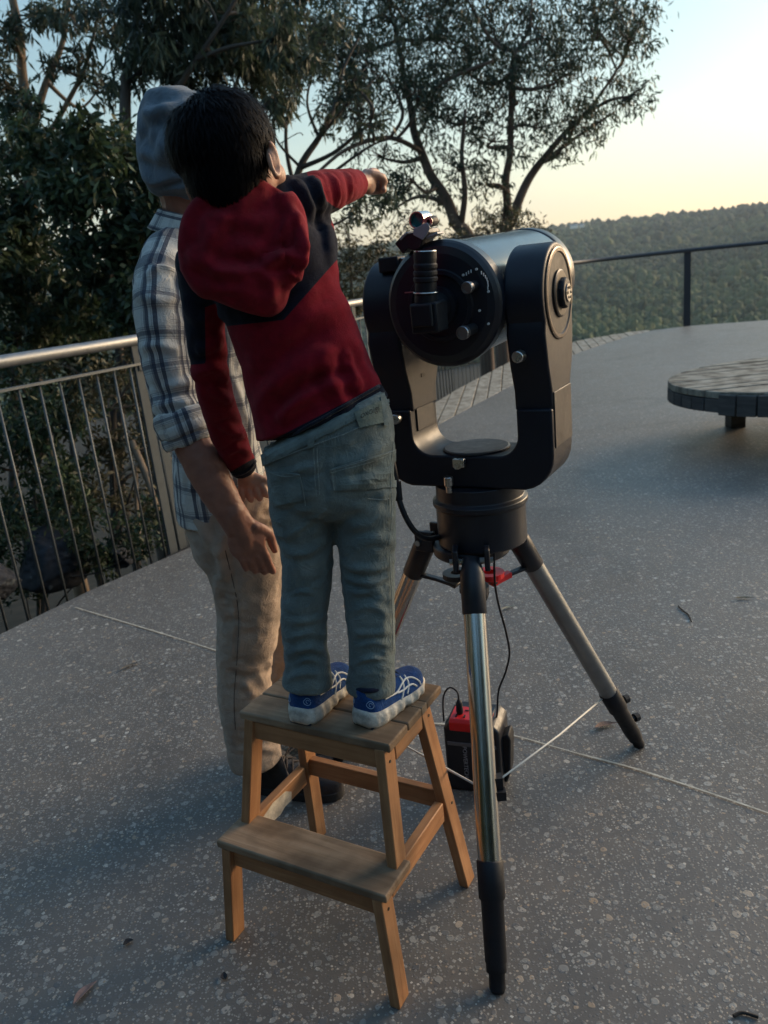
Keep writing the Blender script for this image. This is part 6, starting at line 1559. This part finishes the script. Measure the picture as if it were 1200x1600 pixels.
        weft = bands(ac, .066, [(0, 0.0), (.08, .5), (.11, .1), (.14, .5), (.17, .1), (.20, .85), (.34, .2), (.40, .6), (.43, .1), (.47, .5), (.50, 0.0)], .3)
        pale = t.mix(t.math('MULTIPLY', nl.outputs[0], .5), (.66, .65, .60), (.48, .48, .45))
        c = t.mix(t.math('MULTIPLY', weft, .8), pale, (.045, .055, .085)); c = t.mix(t.math('MULTIPLY', warp, .90), c, (.022, .030, .062))
        return t.mix(t.math('MULTIPLY', nz.outputs[0], .25), c, (.12, .12, .13))
    la_ = t.n('ShaderNodeAttribute', attribute_name='lengthwise').outputs['Fac']; ac_ = t.n('ShaderNodeAttribute', attribute_name='across').outputs['Fac']
    cloth_nodes(t, plaid(t, la_, ac_), sheen=.08, wv=1000.0, bump=.4)
    shirt = link('shirt', me, sm, root)
    # rolled cuff: two soft rings of folded cloth
    bm = bmesh.new(); ax = (Pv(FA[1]) - Pv(UA[-1])).normalized()
    c0 = at(287, 665, 1.722)
    def ring(c, ax, R0, r, squash=.8, seed=0):
        q = frame_to(ax); n_ = 44; m_ = 12; rows = []
        for i in range(n_):
            a = 2 * math.pi * i / n_; e = q @ Vector((0, math.cos(a), math.sin(a)))
            rr = r * (1 + .28 * noise.noise(Vector((math.cos(a) * 1.6, math.sin(a) * 1.6, seed)))); R1 = R0 * (1 + .06 * noise.noise(Vector((math.cos(a) * 1.2, math.sin(a) * 1.2, seed + 5))))
            rows.append([bm.verts.new(c + e * (R1 + rr * .7 * math.cos(b)) + ax * (rr * 1.5 * math.sin(b) + .010 * noise.noise(Vector((math.cos(a), math.sin(a), seed + 9))))) for b in [2 * math.pi * k / m_ for k in range(m_)]])
        for i in range(n_):
            A_, B_ = rows[i], rows[(i + 1) % n_]
            for k in range(m_): bm.faces.new((A_[k], A_[(k + 1) % m_], B_[(k + 1) % m_], B_[k]))
    tilt = (ax + (at(330, 640, 1.72) - at(262, 690, 1.72)).normalized() * .0 + Vector((-.25, 0, -.1))).normalized()
    ring(c0 - tilt * .016, tilt, .052, .013, seed=1); ring(c0 + tilt * .006, tilt, .053, .012, seed=2); ring(c0 + tilt * .026, tilt, .050, .011, seed=3)
    me = bpy.data.meshes.new('rolled_cuff'); bmesh.ops.recalc_face_normals(bm, faces=bm.faces); bm.to_mesh(me); bm.free(); me.polygons.foreach_set('use_smooth', [True] * len(me.polygons))
    wrinkle(me, .0025, 45, seed=51); P = coords(me); q = frame_to(tilt); W_ = (P - A(c0)) @ A(q); attr(me, 'lengthwise', np.arctan2(W_[:, 2], W_[:, 1]) * .062 + .02); attr(me, 'across', W_[:, 0] * 1.4 + .03)
    link('rolled_cuff', me, sm, shirt)
    # collar: folded band round the neck
    bm = bmesh.new(); cc = at(296, 357, 1.935); q = frame_to((at(300, 325, 1.93) - at(296, 365, 1.935)).normalized()); rows = []
    for i in range(49):
        a = -2.75 + 5.5 * i / 48; e = q @ Vector((0, math.cos(a + 2.6), math.sin(a + 2.6))); up_ = q @ Vector((1, 0, 0))
        rows.append([bm.verts.new(cc + e * r + up_ * h) for r, h in ((.066, -.010), (.064, .024), (.068, .032), (.073, .028), (.088, -.006), (.092, -.014), (.088, -.016), (.070, -.012))])
    for a_, b_ in zip(rows, rows[1:]):
        for k in range(8): bm.faces.new((a_[k], a_[(k + 1) % 8], b_[(k + 1) % 8], b_[k]))
    bm.faces.new(rows[0]); bm.faces.new(list(reversed(rows[-1])))
    me = bpy.data.meshes.new('collar'); bmesh.ops.recalc_face_normals(bm, faces=bm.faces); bm.to_mesh(me); bm.free(); me.polygons.foreach_set('use_smooth', [True] * len(me.polygons))
    P = coords(me); W_ = (P - A(cc)) @ A(q); attr(me, 'lengthwise', W_[:, 0] * 1.3 + .052 + np.hypot(W_[:, 1], W_[:, 2]) * -.9); attr(me, 'across', np.arctan2(W_[:, 2], W_[:, 1]) * .075)
    link('collar', me, sm, shirt)
    # ---- trousers
    bm = bmesh.new(); loft(bm, [(355, 742, 1.97, 68, .155), (360, 775, 1.97, 74, .165), (368, 815, 1.96, 78, .17), (376, 850, 1.96, 74, .165), (382, 880, 1.97, 50, .12)], n=40, exp=2.2)
    loft(bm, NL, n=34, exp=2.15); loft(bm, FL, n=34, exp=2.15)
    me = remesh(bm, .0058, 5, 'trousers')
    crease(me, [([(300, 800), (330, 850), (350, 890)], .014, .008), ([(345, 890), (340, 930), (346, 960)], .014, .008), ([(337, 1000), (375, 1045), (425, 1035)], .012, .009), ([(345, 1060), (385, 1072), (430, 1058)], .012, .008), ([(360, 1100), (395, 1085), (432, 1062)], .010, .007), ([(372, 900), (370, 980), (366, 1060)], .004, -.004), ([(345, 1145), (385, 1155), (430, 1140)], .010, .007), ([(362, 1175), (400, 1168), (438, 1176)], .008, .006),
                ([(350, 820), (345, 870), (360, 930)], .012, .007), ([(424, 800), (436, 830), (440, 850)], .008, .006), ([(410, 812), (430, 812), (440, 818)], .006, .005), ([(412, 830), (432, 832), (443, 838)], .006, .005), ([(330, 1000), (350, 985), (400, 975)], .012, .004)])
    wrinkle(me, .0050, 11, (1, 1, 1.3), seed=61, ridged=False); wrinkle(me, .0026, 26, (1, 1, 1.6), seed=62)
    tr = link('trousers', me, cloth_mat('beige_twill', (.40, .30, .225), .12, .20, 14.0, 1100.0, .45), root); tb = bvh_of(me)
    bm = bmesh.new(); seam(bm, tb, [(352, 860), (372, 950), (371, 1020), (366, 1090), (368, 1140)], .0014, .0, 8, 5); bm_obj('side_seam', bm, cloth_mat('beige_seam', (.13, .092, .07), .1), tr)
    # ---- dark lace-up boots
    leath = mat('dark_leather', (.016, .013, .014), .5, spec=.4, vary=.3, vscale=30, bump=.25, bscale=160); sole = mat('boot_sole', (.012, .012, .013), .8); lace = mat('boot_lace', (.10, .075, .06), .8)
    def boot(heel, ang, L_=.285):
        x = Vector((math.sin(ang), math.cos(ang), 0)); z = Vector((0, 0, 1)); y = z.cross(x); B = Matrix.Translation((heel.x, heel.y, 0)) @ Matrix((x, y, z)).transposed().to_4x4()
        def half(t): return .047 * (1 - .95 * max(0, (t - .80) / .2) ** 2.4) ** .5 * (.84 + .2 * math.sin(math.pi * min(1, t * 1.1))) * (1 - .5 * max(0, (.06 - t) / .06) ** 2)
        bm = bmesh.new(); N = 34; M_ = 22; rings = []
        for i in range(N + 1):
            t = i / N; hw = half(t); top = .125 if t < .30 else .125 - min(1, (t - .30) / .30) ** .8 * .055 if t < .60 else .070 - (t - .60) ** 1.4 * .07
            ring = []
            for k in range(M_ + 1):
                a = math.pi * k / M_; yy, zz = math.cos(a), math.sin(a)
                ring.append(bm.verts.new((t * L_, hw * math.copysign(abs(yy) ** .6, yy) * (1 - .18 * zz), .020 + (top - .020) * zz ** .7)))
            rings.append(ring)
        for a_, b_ in zip(rings, rings[1:]):
            for k in range(M_): bm.faces.new((a_[k], a_[k + 1], b_[k + 1], b_[k]))
        bm.faces.new(rings[0]); bm.faces.new(rings[-1])
        for v in bm.verts: v.co += v.co.normalized() * .002 * noise.noise(v.co * 40)
        b = bm_obj('boot', bm, leath, root, B, smooth=True); sb = BVHTree.FromPolygons([v.co for v in b.data.vertices], [tuple(p.vertices) for p in b.data.polygons])
        bm = bmesh.new(); out = [(t / 30 * L_, half(t / 30) * 1.06) for t in range(31)]; prism(bm, out + [(x_, -y_) for x_, y_ in reversed(out)], .0, .026); bm_obj('sole', bm, sole, b, B, bevel=.003)
        bm = bmesh.new()
        for i in range(4):
            t = .44 + i * .06; h_ = sb.ray_cast(Vector((t * L_, 0, .3)), Vector((0, 0, -1)))[0].z
            for s_ in (-1, 1): tube(bm, smooth_path([Vector((t * L_ - .010, -.026 * s_, h_ - .010)), Vector((t * L_, 0, h_ + .003)), Vector((t * L_ + .012, .026 * s_, h_ - .012))], 4), .0024, 6)
        for s_, e in ((-1, .05), (1, .035)):
            h_ = .115; tube(bm, smooth_path([Vector((.42 * L_, 0, h_ - .012)), Vector((.47 * L_, s_ * .035, h_ + .008)), Vector((.56 * L_, s_ * .062, h_ - .03)), Vector((.50 * L_, s_ * .055, h_ - .06))], 5), .0022, 6)
            tube(bm, smooth_path([Vector((.42 * L_, 0, h_ - .012)), Vector((.50 * L_, s_ * .045, h_ - .01)), Vector((.62 * L_, s_ * .056, h_ - .075))], 5), .0022, 6)
        bm_obj('laces', bm, lace, b, B, smooth=True)
    boot(gnd(385, 1240) + Vector((.01, .05, 0)), rad(112)); boot(at(440, 1165, 2.10) * 0 + Vector((-.33, 2.12, 0)), rad(100))
build_man()
